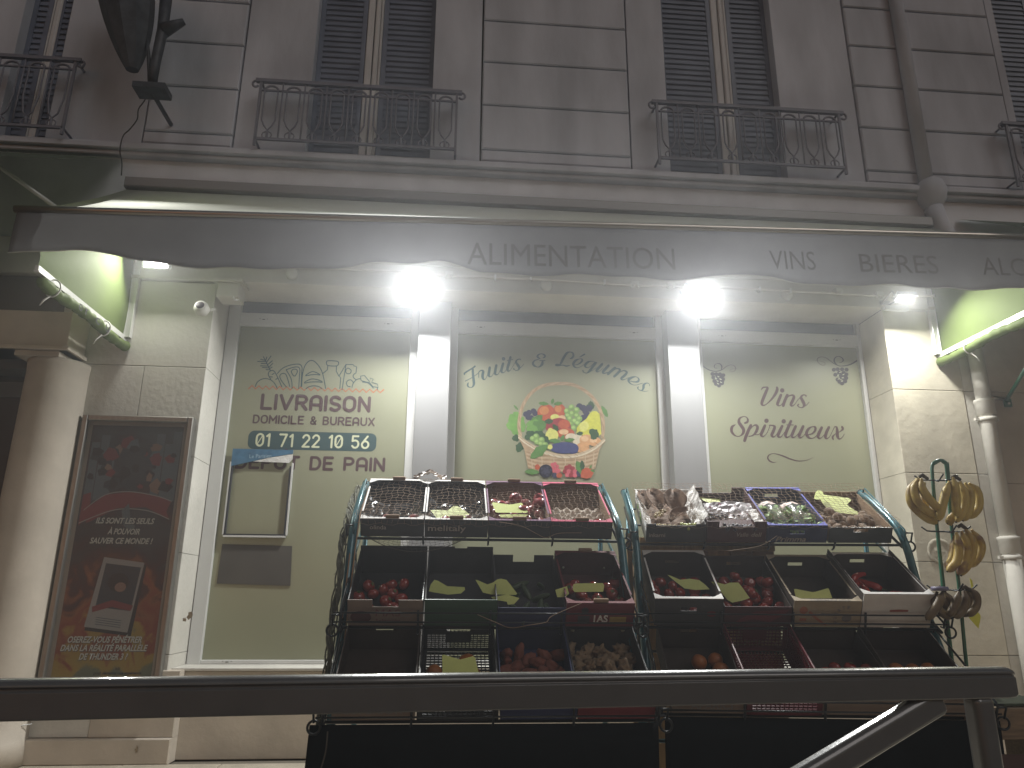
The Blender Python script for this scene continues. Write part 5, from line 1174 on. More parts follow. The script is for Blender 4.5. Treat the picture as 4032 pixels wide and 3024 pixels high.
# grape bunches: each berry a part
def bunch(M, n, r, L, W, mt, lab, seed, grp=None):
    rg = random.Random(seed); e = empty('grape_bunch', (0, 0, 0), label=lab, cat='grapes', group=grp); e.matrix_world = M
    me = rnd_mesh('grape', r, sz=1.12, rough=.01, seg=12, rg=8); me.materials.append(mt)
    for k in range(n):
        t = (k+.5)/n; ww = W*(1-.55*t); o = new_obj('grape', me, None, e)
        o.location = (L*t+rg.uniform(-.01, .01), rg.uniform(-ww, ww), rg.uniform(-.2, 1)*ww*.5+r); o.rotation_euler = (rg.uniform(0, 6), rg.uniform(0, 6), 0)
    MB().tube([(-.02, 0, .02), (L*.4, 0, .025), (L*.8, .005, .02)], [.003, .003, .002], 6).obj('stem', M_STEM, e)
e, M = T['R11']
bunch(M @ Matrix.Translation((.26, .03, .085)) @ Matrix.Rotation(.15, 4, 'Z'), 26, .0125, .12, .035, M_GRG, 'bright green grape bunch in the front right corner of the leaf filled carton', 1)
bunch(M @ Matrix.Translation((.06, .06, .065)) @ Matrix.Rotation(.1, 4, 'Z'), 24, .012, .17, .03, mat('amber_grape_skin', (.36, .27, .10), .3, var=.2, vs=12), 'amber grape bunch along the front of the leaf filled carton', 2)
bunch(M @ Matrix.Translation((.10, .22, .075)) @ Matrix.Rotation(.9, 4, 'Z'), 14, .012, .12, .03, MATS['amber_grape_skin'], 'amber grape bunch among brown leaves at the back of the carton', 3)
e, M = T['R12']
bunch(M @ Matrix.Translation((.05, .16, .10)) @ Matrix.Rotation(.1, 4, 'Z'), 34, .0115, .20, .035, M_GRB, 'black grape bunch lying high in the dark red crate', 4)
bunch(M @ Matrix.Translation((.12, .03, .085)) @ Matrix.Rotation(-.05, 4, 'Z'), 44, .012, .22, .035, M_GRB, 'black grape bunch behind the notched front of the dark red crate', 5)
# crumpled liners, leaves, bags
def crumple(nm, M, x0, x1, y0, y1, zf, m, lab, cat, nx=18, ny=14, amp=.012, seed=0, thick=.001):
    rg = Vector((seed*7.3, seed, 0)); rows = []
    for j in range(ny+1):
        rows.append([])
        for i in range(nx+1):
            u, v = i/nx, j/ny; x, y = x0+(x1-x0)*u, y0+(y1-y0)*v
            p = Vector((x*28, y*28, seed)); z = zf(u, v)+amp*noise.noise(p)+amp*.7*abs(noise.noise(p*2.3+rg))
            rows[-1].append((x+amp*.4*noise.noise(p+rg), y+amp*.4*noise.noise(p-rg), z))
    o = MB().grid(rows, smooth=False).obj(nm, m); o.matrix_world = M; s_ = o.modifiers.new('s', 'SOLIDIFY'); s_.thickness = thick; tag(o, lab, cat); return o
rim_f = lambda h0, h1: (lambda u, v: h0+(h1-h0)*max(abs(u-.5)*2, (v-.55)*2 if v > .55 else 0)**2)
e, M = T['R11']; 
crumple('tissue_liner', M, -.01, .05, .02, .58, lambda u, v: .150-.07*u, PAPERW, 'crumpled white tissue along the left edge of the grape carton', 'tissue', 6, 26, .022, 1)
crumple('tissue_liner', M, .33, .42, .02, .50, lambda u, v: .08+.11*u+.02*v, PAPERW, 'crumpled white tissue along the right edge of the grape carton', 'tissue', 8, 22, .030, 2)
LEAFB = mat('dry_brown_leaf', (.16, .09, .05), .75, var=.35, vs=14, bump=.6, bs=40)
def big_leaf(M, w_, l_, lab, curl=.03, seed=0, m=None):
    rows = []
    for j in range(9):
        v = j/8; hw = w_/2*math.sin(math.pi*min(1, v*.93+.05))**.65
        rows.append([((k/8-.5)*2*hw, l_*v, curl*((k/8-.5)*2)**2+curl*.8*math.sin(v*3)+.004*noise.noise(Vector((k, j, seed)))) for k in range(9)])
    o = MB().grid(rows).obj('dry_leaf', m or LEAFB); o.matrix_world = M; s_ = o.modifiers.new('s', 'SOLIDIFY'); s_.thickness = .001; tag(o, lab, 'leaf')
big_leaf(M @ Matrix.Translation((.25, .26, .10)) @ Matrix.Rotation(.5, 4, 'X'), .17, .20, 'broad dry brown vine leaf at the right of the grape carton', seed=1)
big_leaf(M @ Matrix.Translation((.14, .30, .10)) @ Matrix.Rotation(.3, 4, 'Z') @ Matrix.Rotation(.4, 4, 'X'), .14, .20, 'dry brown vine leaf in the middle of the grape carton', seed=2)
big_leaf(M @ Matrix.Translation((.06, .34, .09)) @ Matrix.Rotation(.2, 4, 'Z') @ Matrix.Rotation(.3, 4, 'X'), .11, .18, 'dark dry leaf at the back left of the grape carton', seed=3)
big_leaf(M @ Matrix.Translation((.19, .14, .08)) @ Matrix.Rotation(-1.0, 4, 'Z') @ Matrix.Rotation(.3, 4, 'X'), .09, .17, 'curled dry leaf lying across the grapes at the front', seed=4)
crumple('carton_lining', M, .02, .38, .10, .56, lambda u, v: .03+.03*v, LEAFB, 'brown paper lining under the leaves of the grape carton', 'paper', 14, 14, .02, 9)
e, M = T['R12']
BAGW = mat('spotted_grape_bag', (.46, .43, .45), .35, col2=(.22, .06, .10), vs=34, mask=(.62, .66), bump=.3, bs=60)
crumple('grape_bag', M, .03, .37, .13, .30, lambda u, v: .115+.055*v-.03*abs(u-.5), BAGW, 'pale grape bag with wine coloured spots lying in the dark red crate', 'bag', 18, 8, .012, 3)
crumple('tissue_scrap', M, .33, .40, .04, .25, lambda u, v: .13, PAPERW, 'white tissue scrap at the right edge of the dark red crate', 'tissue', 5, 10, .015, 4)
e, M = T['R13']
FILMC = mat('clear_salad_film', (.60, .62, .60), .16, alpha=.20, bump=.5, bs=18, coat=.4)
SAL = mat('salad_leaf', (.24, .38, .12), .6, var=.45, vs=26, bump=.5, bs=40)
for i, (x0, x1, seed) in enumerate(((.02, .20, 1), (.19, .36, 2))):
    lab = ['left', 'right'][i]
    eb = empty('salad_bag', (0, 0, 0), label='clear printed bag of green salad, '+lab+' one in the violet edged crate', cat='salad bag'); eb.matrix_world = M
    rg = random.Random(seed)
    s_ = MB()
    for k in range(110):
        u, v = rg.random(), rg.random(); c = Vector((x0+(x1-x0)*u, .05+.33*v, .06+.085*math.sin(math.pi*v)*rg.random()))
        R_ = Euler((rg.uniform(-1, 1), rg.uniform(-1, 1), rg.uniform(0, 6))).to_matrix(); q = .035
        s_.add([c+R_ @ Vector(p) for p in ((-q, 0, 0), (-.4*q, -.5*q, .006), (.6*q, -.35*q, 0), (q, 0, .008), (.5*q, .45*q, 0), (-.5*q, .5*q, .005))], [(0, 1, 2, 3, 4, 5)])
    s_.obj('salad', SAL, eb)['kind'] = 'stuff'
    rows = []
    for j in range(19):
        v = j/18; rows.append([])
        for k in range(13):
            u = k/12; prf = (math.sin(math.pi*u)**.5)*(math.sin(math.pi*min(1, v*.95+.03))**.6)
            p = Vector((u*6, v*9, seed*5)); rows[-1].append((x0-.01+(x1-x0+.02)*u, .03+.46*v, .05+.10*prf+.012*noise.noise(p)+.008*abs(noise.noise(p*2.7))))
    MB().grid(rows).obj('clear_wrap', FILMC, eb)
    rows2 = [[(p[0], p[1], p[2]+.0025) for p in r_] for r_ in rows[11:15]]; MB().grid(rows2).obj('printed_band', mat('bag_print_white', (.55, .45, .42), .4, var=.3, vs=20), eb)
    rows2 = [[(p[0], p[1], p[2]+.003) for p in r_] for r_ in rows[15:18]]; MB().grid(rows2).obj('printed_band', mat('bag_print_dark', (.05, .04, .045), .4), eb)
o = rnd_mesh('lime', .026, sx=1.15, seed=4); o.materials.append(mat('lime_skin', (.12, .20, .03), .35, bump=.3, bs=200)); lo = new_obj('lime', o); lo.matrix_world = M @ Matrix.Translation((.375, .06, .10)); tag(lo, 'single dark lime at the right corner of the violet edged crate', 'lime')
# liners of black film in the first two crates
def liner(key, lab, seed):
    e, M = T[key]; crumple('plastic_liner', M, .02, .385, .02, .36, lambda u, v: .02+.06*(abs(u-.5)*2)**4+.05*max(0, v-.7)*3, LINER, lab, 'liner', 16, 14, .024, seed)
liner('L11', 'crinkled black plastic liner in the leftmost top crate', 5); liner('L12', 'crinkled black plastic liner behind the pointed yellow card', 6)
# pulp tray
e, M = T['L14']; rows = []
for j in range(41):
    rows.append([])
    for i in range(37):
        x, y = .02+.365*i/36, .03+.27*j/40
        rows[-1].append((x, y, .045+.018*math.cos(x*6.283/.072)*math.cos(y*6.283/.072)+.006*noise.noise(Vector((x*30, y*30, 2)))+ (y-.05)*.12))
o = MB().grid(rows).obj('pulp_tray', mat('grey_pulp', (.55, .48, .41), .9, var=.12, vs=40, bump=.5, bs=90)); o.matrix_world = M; s_ = o.modifiers.new('s', 'SOLIDIFY'); s_.thickness = .002; tag(o, 'grey beige egg box style pulp tray in the pink rimmed crate', 'tray')
# ---- fluorescent price cards
def card(pts, Y, lab, lean=None, sc=None, ink=True):
    if lean is None: lean = 1.25 if Y > -1.6 else .3
    ax, ay = pts[0] if sc is None else (sc[1]+pts[0][0]*sc[0], sc[2]+pts[0][1]*sc[0])
    if ax > 2450: Y += (PIV.x-at(ax, ay, Y).x)*math.tan(-PHI)
    P = [at(x, y, Y) for x, y in pts] if sc is None else [at(sc[1]+x*sc[0], sc[2]+y*sc[0], Y) for x, y in pts]
    c = sum(P, Vector())/len(P); zb_ = min(p.z for p in P)
    n = len(P); Q = [Vector((p.x-c.x, (p.z-zb_)*lean, p.z-zb_)) for p in P]
    b = MB(); b.add(Q+[q+Vector((0, .0025, 0)) for q in Q], [tuple(range(n)), tuple(range(2*n-1, n-1, -1))]+[(i, (i+1) % n, n+(i+1) % n, n+i) for i in range(n)])
    o = b.obj('price_card', YCARD); o.location = (c.x, Y, zb_); tag(o, lab, 'price card', 'fluorescent price cards')
    return o
za = (.31646, 1280, 1800); zb2_ = (.31646, 1880, 1800)
card([(1305,640),(1330,637),(1530,645),(1600,580),(1650,580),(1700,610),(1798,700),(1790,712),(1740,755),(1390,760)], -1.46, 'yellow price card with a pointed top in the second top crate of the left rack', sc=za)
card([(190,545),(210,538),(400,570),(440,568),(560,545),(575,555),(632,680),(600,692),(240,690),(225,680)], -1.47, 'yellow price card with a hollow top on the red onions', sc=zb2_)
card([(270,712),(400,706),(640,708),(600,740),(400,750),(290,745)], -1.52, 'lower yellow price card lying under the onion card', sc=zb2_, lean=1.2)
zc = (.36157, 1280, 2120); zd = (.36157, 1880, 2120)
card([(1130,575),(1150,500),(1190,450),(1230,460),(1330,520),(1520,530),(1525,560),(1480,600),(1340,612),(1200,590)], -1.80, 'dim yellow price card in the dark green plastic crate', sc=zc)
card([(-20,450),(0,452),(110,500),(170,480),(220,445),(260,437),(320,450),(360,500),(432,600),(420,615),(150,610),(60,590)], -1.80, 'upper yellow price card over the navy crate', sc=zd)
card([(150,640),(330,610),(460,650),(400,715),(330,722),(320,690),(180,665)], -1.87, 'lower yellow price card over the navy crate', sc=zd)
card([(1275,1275),(1300,1272),(1470,1325),(1610,1290),(1635,1300),(1682,1500),(1280,1500)], -2.18, 'yellow price card with a hollow top in the black latticed crate', sc=zc)
card([(850,560),(980,520),(1000,600),(960,640),(870,640)], -1.82, 'rounded dim price card at the left of the glossy red crate', sc=zd)
o = card([(1050,500),(1080,490),(1370,485),(1385,510),(1370,580),(1060,585),(1040,560)], -1.84, 'wide pale card across the glossy red crate', sc=zd)
ze = (.29385, 2400, 1800)
card([(1215,515),(1260,525),(1350,535),(1520,552),(1480,570),(1500,590),(1440,612),(1380,600),(1340,612),(1290,590)], -1.12, 'yellow price card with jagged edge behind the black grapes', sc=ze)
zf_ = (.31646, 2950, 1800)
card([(1040,440),(1070,415),(1100,418),(1390,468),(1412,490),(1405,505),(1310,568),(1320,600),(1392,700),(1370,715),(1200,700),(1030,655),(1015,600),(1010,545),(1018,500)], -1.28, 'biggest yellow arrow shaped price card above the kiwis', sc=zf_)
card([(828,515),(850,480),(905,415),(950,383),(985,388),(995,410),(985,470),(1005,500),(1000,545),(900,525),(850,525)], -1.24, 'smaller yellow price card left of the big arrow card', sc=zf_)
zg = (.36157, 2450, 2080)
card([(505,505),(540,515),(640,560),(700,555),(745,548),(850,565),(905,610),(955,665),(800,672),(680,655),(600,590)], -1.80, 'yellow green price card on the tomatoes in the white edged crate', sc=zg)
card([(990,580),(1060,590),(1140,610),(1200,590),(1290,590),(1330,650),(1395,760),(1300,790),(1200,810),(1150,780),(1080,680)], -1.80, 'dim price card on the tomatoes in the maroon crate', sc=zg)
zh = (.36157, 3000, 2080)
card([(365,665),(380,660),(560,695),(600,690),(735,652),(745,660),(768,762),(372,765)], -1.82, 'yellow price card with a hollow top in the cream printed crate', sc=zh)
# ---- nets
def net(nm, surf, nu, nv, r, m, lab):
    b = MB()
    for i in range(nu+1):
        b.tube([surf(i/nu+ (.25/nu)*math.sin(j*2.1+i), j/nv) for j in range(nv+1)], r, 3, caps=False)
    for j in range(nv+1):
        b.tube([surf(i/nu, j/nv+(.2/nv)*math.sin(i*1.7+j)) for i in range(nu+1)], r, 3, caps=False)
    o = b.obj(nm, m); tag(o, lab, 'net'); return o
def drape(x0, x1, seed, hgt=.155, low=-.03, dip=.03):
    M = M_crate(0, 0)
    if x0 > 1: M = RP @ M
    def f(u, v):
        x = x0+(x1-x0)*u; vv = .64-.665*v
        if vv < -.0: p = M @ Vector((x, -.012, hgt+vv*1.2-.02))
        else:
            sag = dip*math.sin(math.pi*min(1, vv/.62))*(1+.3*math.sin(u*25+seed)); p = M @ Vector((x, vv, hgt-sag+.012*noise.noise(Vector((x*4, vv*5, seed)))))
        return p
    return f
net('produce_net', drape(LXA+.02, LXB-.02, 1, .142), 44, 17, .0013, NETM, 'brown cord net draped over the top crates of the left rack')
net('produce_net', drape(RXA+.05, RXB-.03, 4, .168), 44, 17, .0013, NETM, 'brown cord net draped over the top crates of the right rack')
def swag(u, v):
    a = at(1440, 2100, -1.46); b_ = at(1840, 2112, -1.46); x = a.x+(b_.x-a.x)*u; sag = .095*(max(0, math.sin(math.pi*u))**.8)*(.12+v)
    return Vector((x, -1.46+.02*math.sin(u*7), a.z-.01-sag*.98))
net('net_swag', swag, 22, 5, .0012, NETG, 'dark net swag sagging below the top shelf of the left rack')
o = MB().tube([swag(k/30, 1.0) for k in range(31)], .003, 5).obj('cord', NETG); tag(o, 'dark cord edge of the net swag below the top shelf', 'cord')
def swag2(u, v):
    a = at(1645, 2462, -1.75); b_ = at(1902, 2462, -1.75); return Vector((a.x+(b_.x-a.x)*u, -1.75, a.z+.01-(.085+.02*math.cos(u*6.28))*v+.004*math.sin(u*31+v*9)))
net('net_swag', swag2, 16, 4, .0012, NETG, 'dark net strip hanging above the black latticed crate')
# net bundled along the outer left tube and ragged strands
path = [(-.96, 2.0), (-1.24, 1.84), (-1.47, 1.70), (-1.60, 1.50), (-1.70, 1.28), (-1.80, 1.02), (-1.9, .8), (-2.0, .3), (-2.02, .05)]
c = catmull([(LXA-.045, y, z) for y, z in path], 10); rg = random.Random(2)
b = MB()
for s_ in range(15):
    ph = rg.uniform(0, 6.28); rr = rg.uniform(.008, .028)
    b.tube([Vector(p)+Vector((rr*math.cos(ph+i*.35), rr*math.sin(ph+i*.35), rg.uniform(-.004, .004)))+Vector((-.008*abs(math.sin(i*.2)), 0, 0)) for i, p in enumerate(c)], .005, 5)
for s_ in range(160):
    p = Vector(rg.choice(c)); d = Vector((rg.uniform(-1, .3), rg.uniform(-1, 1), rg.uniform(-1, 1)))*.034
    b.tube([p, p+d*.6+Vector((0, 0, .006)), p+d], .0012, 3)
o = b.obj('bundled_net', mat('bundled_net_cord', (.10, .10, .07), .9, var=.4, vs=30)); tag(o, 'dark fuzzy net bundled along the left tube of the left rack', 'net')
for k, (pts, lab) in enumerate((([(1290, 2010, -1.5), (1302, 2100, -1.55)], ''),)): pass
b = MB()
for k in range(2): b.tube([Vector((LXA-.012+k*.03, -1.03, 1.95)), Vector((LXA+.0+k*.03, -1.46, 1.745)), Vector((LXA+.0+k*.03, -1.60, 1.52)), Vector((LXA+k*.028, -1.82, .95))], .004, 5)
o = b.obj('brown_twine', mat('brown_twine', (.34, .19, .10), .85)); tag(o, 'brown twine running down beside the left tube of the left rack', 'twine')
# crumpled bag knot on top of the left net, loose cords
e, M = T['L12']
crumple('crumpled_bag', M_crate(L0+.30, 0), 0, .24, .60, .68, lambda u, v: .15+.045*math.sin(math.pi*u)**2*(1 if u < .6 else .7), mat('brown_film_bag', (.20, .14, .10), .35, alpha=.75, bump=.5, bs=30), 'crumpled brownish net bag on the back edge of the top shelf of the left rack', 'bag', 14, 5, .02, 8)
def cord(pts, r, m, lab):
    P = catmull([tuple(at(x, y, Y)) for x, y, Y in pts], 6); o = MB().tube([Vector(p) for p in P], r, 5).obj('loose_cord', m); tag(o, lab, 'cord')
cord([(1965, 2056, -1.60), (2050, 2070, -1.6), (2110, 2100, -1.6), (2150, 2117, -1.6), (2200, 2100, -1.6), (2290, 2098, -1.6)], .0022, NETM, 'pale loose cord lying across the fronts of the onion crates')
cord([(1880, 2420, -1.95), (1950, 2450, -1.97), (2010, 2472, -1.97), (2080, 2462, -1.97), (2150, 2450, -1.97), (2175, 2425, -1.97), (2290, 2375, -1.97)], .0022, NETM, 'loose cord sagging across the navy crate')
cord([(1290, 2880, -2.35), (1282, 2960, -2.37), (1262, 3030, -2.40)], .004, NETG, 'black cord trailing to the floor at the left foot of the left rack')
cord([(2860, 2170, -1.95), (2990, 2150, -1.6), (3060, 2110, -1.62)], .0018, NETM, 'thin stray cord on the right rack')
# planks and boxes standing behind the racks
def plank(px0, px1, pyt, Y, wx, m, lab, zb_=0, lean=0):
    a = at(px0, pyt, Y); o = MB().cbox((-wx/2, -.01, 0), (wx/2, .01, a.z-zb_), .002).obj('plank', m); o.location = (a.x, Y, zb_); o.rotation_euler = (0, lean, 0); tag(o, lab, 'plank', 'planks between the racks')
plank(2476, 2490, 2100, -1.15, .035, WOODL, 'pale narrow plank standing in the gap between the two racks')
plank(2520, 2540, 2408, -1.45, .05, WOODD, 'dark plank beside the left tube of the right rack')
wc = empty('wooden_crate', (1.62, -.75, 0), label='tall brown slatted wooden crate stack behind the right rack', cat='crate')
q0, q1 = at(2490, 2108, -.75), at(3012, 2245, -.75); H_ = q0.z-.03
wc.location = ((q0.x+q1.x)/2, -.75, 0); hw = (q1.x-q0.x)/2
for k in range(6):
    w1 = 2*hw/6; MB().cbox((-hw+k*w1+.003, -.2+.004*(k % 2), .05), (-hw+(k+1)*w1-.003, -.188+.004*(k % 2), H_), .002).obj('slat', [WOODL, WOODD, CARD_BR][k % 3], wc)
MB().box((-hw, -.185, .05), (hw, .15, H_-.03)).obj('carcass', CARD_BR, wc); MB().cbox((-hw, -.215, H_-.09), (hw, -.2, H_-.02), .002).obj('cross_slat', WOODL, wc)

# ================================================================== banana stand
BY = -1.9
bs_ = empty('banana_stand', (3.09, BY, 0), label='green tube banana stand right of the right rack', cat='stand')
def B(px, py, dy=0): return at(px, py, BY+dy)-Vector(bs_.location)
for k, dy in enumerate((0, .045)):
    s = k*16
    pts = [B(3752-s*.2, 2625, dy), B(3720-s*.2, 2350, dy), B(3690, 2080, dy), B(3672+s*.0, 1880, dy), B(3671, 1835, dy), B(3680+s*.5, 1820, dy), B(3700+s*.4, 1812, dy), B(3717+s*.4, 1822, dy), B(3727+s*.3, 1845, dy), B(3745, 2060, dy), B(3775, 2300, dy), B(3806, 2625, dy)]
    a0, a1 = pts[0].copy(), pts[-1].copy(); a0.z = .60; a1.z = .60
    MB().tube([Vector(p) for p in catmull([tuple(p) for p in [a0]+pts+[a1]], 5)], .0105, 10).obj('hoop', DKGREEN, bs_)
for z, x0, x1 in ((1878, 3600, 3770), (2080, 3628, 3822), (2310, 3650, 3848)):
    a, b_ = B(x0+40, z+12, -.02), B(x1-50, z+14, -.02)
    h = MB(); h.tube([B(x0, z-5, -.05), B(x0+22, z+10, -.04), a, b_, B(x1-22, z+10, -.04), B(x1, z-8, -.05)], .005, 6); h.obj('hook_bar', BLACKM, bs_)
    h = MB(); h.tube([B(x1-55, z-12, -.08), B(x1-75, z+18, -.05), (a+b_)/2], .005, 6); h.obj('hook_bar', BLACKM, bs_)
M_BAN = mat('banana_skin', (.46, .335, .08), .5, col2=(.22, .13, .05), vs=9, mask=(.50, .74), bump=.1, bs=40)
M_BAN2 = mat('overripe_banana_skin', (.17, .12, .05), .5, col2=(.07, .04, .025), vs=9, mask=(.35, .65), bump=.1, bs=40)
M_BTIP = mat('banana_tip', (.05, .035, .02), .8)
def banana(parent, path, r, m):
    c = [Vector(p) for p in catmull([tuple(p) for p in path], 6)]; n = len(c)
    rs = []
    for i in range(n):
        t = i/(n-1); rs.append(r*(.34 if t < .06 else (.34+.66*min(1, (t-.06)/.16)) if t < .22 else (1 if t < .82 else max(.25, 1-.75*((t-.82)/.18)**1.5))))
    o = MB().tube(c, rs, 7).obj('banana', m, parent); MB().tube([c[-1]-(c[-1]-c[-2])*.1, c[-1]+(c[-1]-c[-2])*.45], [r*.26, r*.2], 7).obj('tip', M_BTIP, o)
def bananas(name_lab, hook, specs, m, r=.0265, band=False):
    e = empty('banana_bunch', at(hook[0], hook[1], BY-.05), label=name_lab, cat='bananas'); O = Vector(e.location)
    for sp in specs:
        dy = sp[0]; banana(e, [at(x, y, BY-.05+dy+(.03 if i == 2 else 0)*0)-O for i, (x, y) in enumerate(sp[1:])], r, m)
    b = MB(); b.tube([Vector((-.02, .0, .0)), Vector((0, 0, .012)), Vector((.035, 0, -.012))], [.010, .014, .010], 8); b.obj('crown', M_BTIP, e)
    if band:
        q = at(3700, 2318, BY-.09)-O; MB().lathe([(.046, -.012), (.050, 0), (.046, .012)], 18, Matrix.Translation(q)).obj('tape_band', mat('violet_tape', (.16, .14, .22), .5), e)
    return e
bananas('large banana hand on the left top hook of the green stand', (3632, 1878), [(.03, (3612,1885),(3585,1930),(3590,1985),(3640,2035),(3690,2060)), (.0, (3618,1882),(3600,1925),(3612,1975),(3650,2012),(3688,2028)), (-.03, (3628,1884),(3632,1925),(3660,1965),(3690,1998),(3706,2012)), (.06, (3640,1900),(3640,1990),(3668,2040),(3690,2062))], M_BAN)
bananas('widest banana hand on the right top hook of the green stand', (3760, 1882), [(-.04, (3738,1895),(3722,1950),(3708,2005),(3696,2050)), (-.05, (3752,1878),(3762,1930),(3764,1990),(3770,2035)), (-.02, (3780,1895),(3798,1950),(3796,2005),(3765,2055)), (.0, (3800,1900),(3822,1950),(3815,2010),(3792,2050)), (.03, (3815,1902),(3850,1940),(3852,2000),(3815,2040)), (.04, (3770,1900),(3780,1980),(3745,2045),(3730,2062))], M_BAN)
bananas('banana hand on the middle hook of the green stand', (3785, 2075), [(-.05, (3765,2095),(3775,2160),(3765,2215),(3730,2250)), (-.03, (3785,2090),(3806,2150),(3800,2210),(3770,2262)), (.0, (3800,2080),(3830,2140),(3822,2200),(3785,2265)), (.02, (3758,2110),(3756,2170),(3745,2215),(3728,2240)), (.05, (3825,2085),(3862,2140),(3855,2190),(3820,2232))], mat('spotted_banana_skin', (.42, .29, .07), .5, col2=(.20, .11, .05), vs=12, mask=(.5, .62)))
bananas('blackened banana hand with violet tape on the lowest left hook', (3700, 2320), [(-.05, (3712,2330),(3698,2370),(3675,2405),(3648,2440)), (.0, (3690,2330),(3680,2370),(3705,2410),(3745,2435)), (.03, (3700,2335),(3720,2380),(3745,2400),(3760,2430)), (.03, (3720,2330),(3745,2370),(3750,2400),(3740,2430))], M_BAN2, .026, True)
bananas('small brown banana hand on the lowest right hook', (3800, 2318), [(-.04, (3775,2330),(3765,2370),(3752,2400),(3738,2425)), (-.03, (3795,2325),(3802,2370),(3785,2410),(3755,2430)), (.0, (3815,2315),(3845,2350),(3840,2395),(3808,2425)), (.03, (3805,2315),(3825,2360),(3815,2400),(3790,2425))], M_BAN2, .025)
yp = at(3838, 2270, BY+.1); b = MB(); P_ = [at(x, y, BY+.12) for x, y in ((3818,2275),(3826,2320),(3838,2390),(3842,2415),(3815,2430),(3822,2440),(3853,2475),(3862,2430),(3860,2420),(3850,2410),(3838,2330),(3828,2285))]
O = P_[0].copy(); n = len(P_); b.add([p-O for p in P_]+[p-O+Vector((0, .002, 0)) for p in P_], [tuple(range(n-1, -1, -1)), tuple(range(n, 2*n))]+[(i, (i+1) % n, n+(i+1) % n, n+i) for i in range(n)])
o = b.obj('yellow_tag', mat('yellow_tag_card', (.66, .64, .08), .6)); o.location = O; tag(o, 'yellow arrow shaped tag hanging behind the bananas of the stand', 'tag')
# brown crate the stand rests on
cr = empty('wooden_crate', (3.05, -1.95, 0), label='dark brown wooden crate under the banana stand at the right edge', cat='crate')
q0 = at(3905, 2655, -2.15).x; 
for k, z in enumerate((.50, .20)):
    MB().cbox((-.20, -.30, z), (.42, -.285, z+.10 if k else z+.16), .003).obj('slat', WOODD, cr)
for xx in (-.20, .36): MB().cbox((xx, -.29, 0), (xx+.06, .2, .66), .003).obj('corner_post', WOODD, cr)
MB().cbox((-.2, -.28, .665), (.42, .25, .68), .003).obj('top_board', mat('mossy_board', (.045, .06, .035), .8, var=.3, vs=12), cr)
rc = lattice.__call__
# lower maroon plastic crate at the bottom right corner
mc = empty('plastic_crate', (3.14, -2.32, 0), label='dark maroon plastic crate standing on the floor at the bottom right corner', cat='crate')
b = MB(); b.box((-.22, 0, 0), (.4, .012, .10)); b.box((-.22, 0, .15), (.4, .012, .44))
for k in range(9): b.box((-.22+k*.07, 0, .10), (-.22+k*.07+.035, .012, .15))
b.box((-.22, .012, 0), (-.208, .3, .44)); b.obj('crate_body', mat('maroon_plastic', (.05, .02, .02), .5), mc)

# ================================================================== barrier
ba = empty('street_barrier', (.3, -4.75, 0), label='grey painted tubular street barrier across the foreground', cat='barrier'); O = Vector(ba.location)
pL, pR = Vector((-.83, -4.915, 1.048)), Vector((1.36, -4.59, 1.041))
ex = (pR-pL); ln = ex.length; ex.normalize(); ang = math.atan2(ex.y, ex.x)
def tub(p, q, wd, hh, nm):
    d = q-p; l = d.length; b = MB(); b.box((0, -wd/2, -hh/2), (l, wd/2, hh/2)); o = b.obj(nm, BARRIER, ba)
    X = d.normalized(); Yv = Vector((-ex.y, ex.x, 0)); Z = X.cross(Yv); Yv = Z.cross(X)
    Mx = Matrix((X, Yv, Z)).transposed().to_4x4(); o.matrix_local = Matrix.Translation(p-O) @ Mx; bevel(o, .017, 6); [setattr(f, 'use_smooth', True) for f in o.data.polygons]; o.modifiers['bevel'].harden_normals = True; return o
hh = .058
def rail_profile():
    pr_ = [(-.025, -.040), (.025, -.040), (.027, -.037), (.027, .006), (.0215, .009), (.0215, .012), (.026, .015)]
    pr_ += [(.026*math.cos(a), .016+.013*math.sin(a)) for a in [RAD(10*k) for k in range(0, 19)]]
    pr_ += [(-.026, .015), (-.0215, .012), (-.0215, .009), (-.027, .006), (-.027, -.037)]
    return pr_
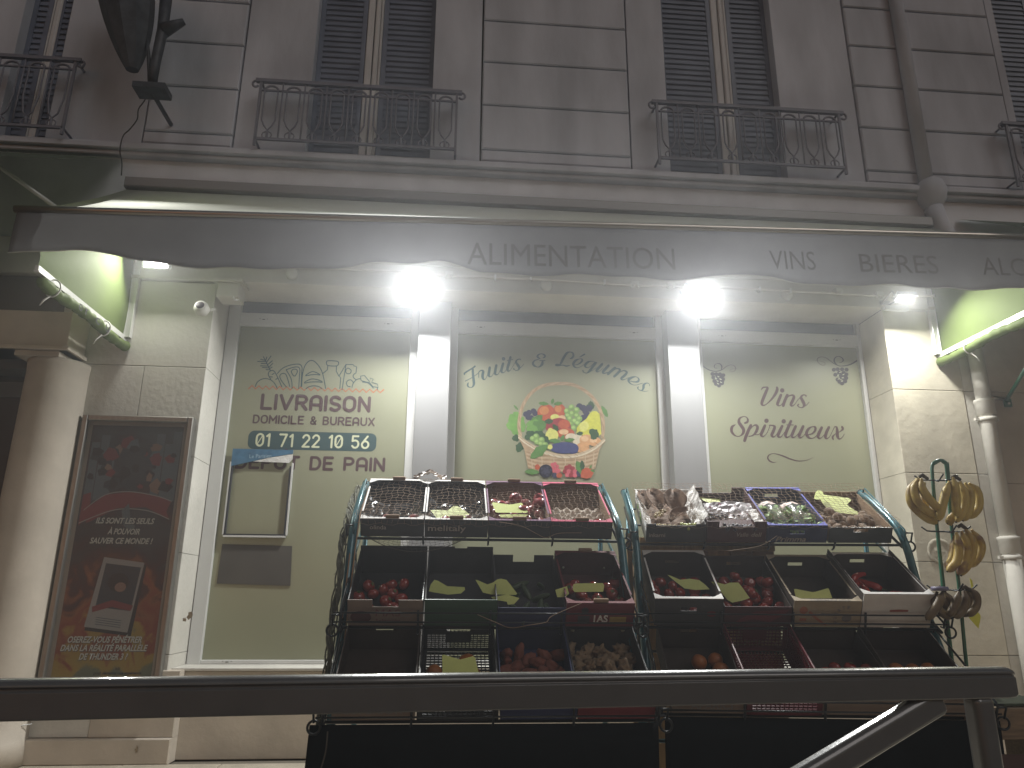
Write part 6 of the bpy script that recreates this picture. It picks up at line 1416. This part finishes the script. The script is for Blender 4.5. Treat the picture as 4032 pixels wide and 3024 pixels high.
p, q = pL-ex*.9, pR+ex*.006; l = (q-p).length; prf = rail_profile(); n = len(prf); xs_ = [0, .004, l-.03, l-.012, l-.003, l]; sc_ = [.9, 1, 1, .96, .85, .65]
vs = [(x, y*k_, z*k_) for x, k_ in zip(xs_, sc_) for y, z in prf]
b = MB(); b.add(vs, [(i*n+j, i*n+(j+1) % n, (i+1)*n+(j+1) % n, (i+1)*n+j)[::-1] for i in range(len(xs_)-1) for j in range(n)]+[tuple(range(n)), tuple((len(xs_)-1)*n+j for j in range(n))[::-1]], 0, False)
o = b.obj('top_rail', BARRIER, ba); Xv = (q-p).normalized(); Yv = Vector((-ex.y, ex.x, 0)); Zv = Xv.cross(Yv); Yv = Zv.cross(Xv)
o.matrix_local = Matrix.Translation(p-O) @ Matrix((Xv, Yv, Zv)).transposed().to_4x4(); bevel(o, .002, 2)
pc = at(3880, 2780, -4.62); px_ = pL.lerp(pR, .965)
down = Vector((0, 0, -1))
post = pR-ex*.094
tub(post+down*.034, post+Vector((0, 0, -1.18)), .05, .056, 'post')
br0 = at(3661, 2773, -4.62); br1 = at(3245, 3024, -4.68)
dirb = (br1-br0).normalized(); tub(br0-dirb*.03, br0+dirb*1.3, .046, .062, 'diagonal_brace')
tub(pL-ex*.88+down*.031, pL-ex*.88+Vector((0, 0, -1.18)), .05, .046, 'post')
tub(pL-ex*.86+Vector((0, 0, -.75)), post+Vector((-.03, 0, -.75)), .04, .04, 'lower_rail')

# ================================================================== haze volume added to imitate lens glare round the lamps
if HAZE_D > 0:
    hz = MB().box((-8.5, -7.2, -1.4), (11, 1.4, 10.6)).obj('haze', None); tag(hz, kind='stuff')
    hm = bpy.data.materials.new('glare_haze'); hm.use_nodes = True; n = hm.node_tree; n.nodes.clear()
    ou = n.nodes.new('ShaderNodeOutputMaterial'); vo = n.nodes.new('ShaderNodeVolumePrincipled'); vo.inputs['Density'].default_value = HAZE_D
    vo.inputs['Color'].default_value = (.93, .95, 1, 1); vo.inputs['Anisotropy'].default_value = .78
    n.links.new(vo.outputs[0], ou.inputs['Volume']); hz.data.materials.append(hm)
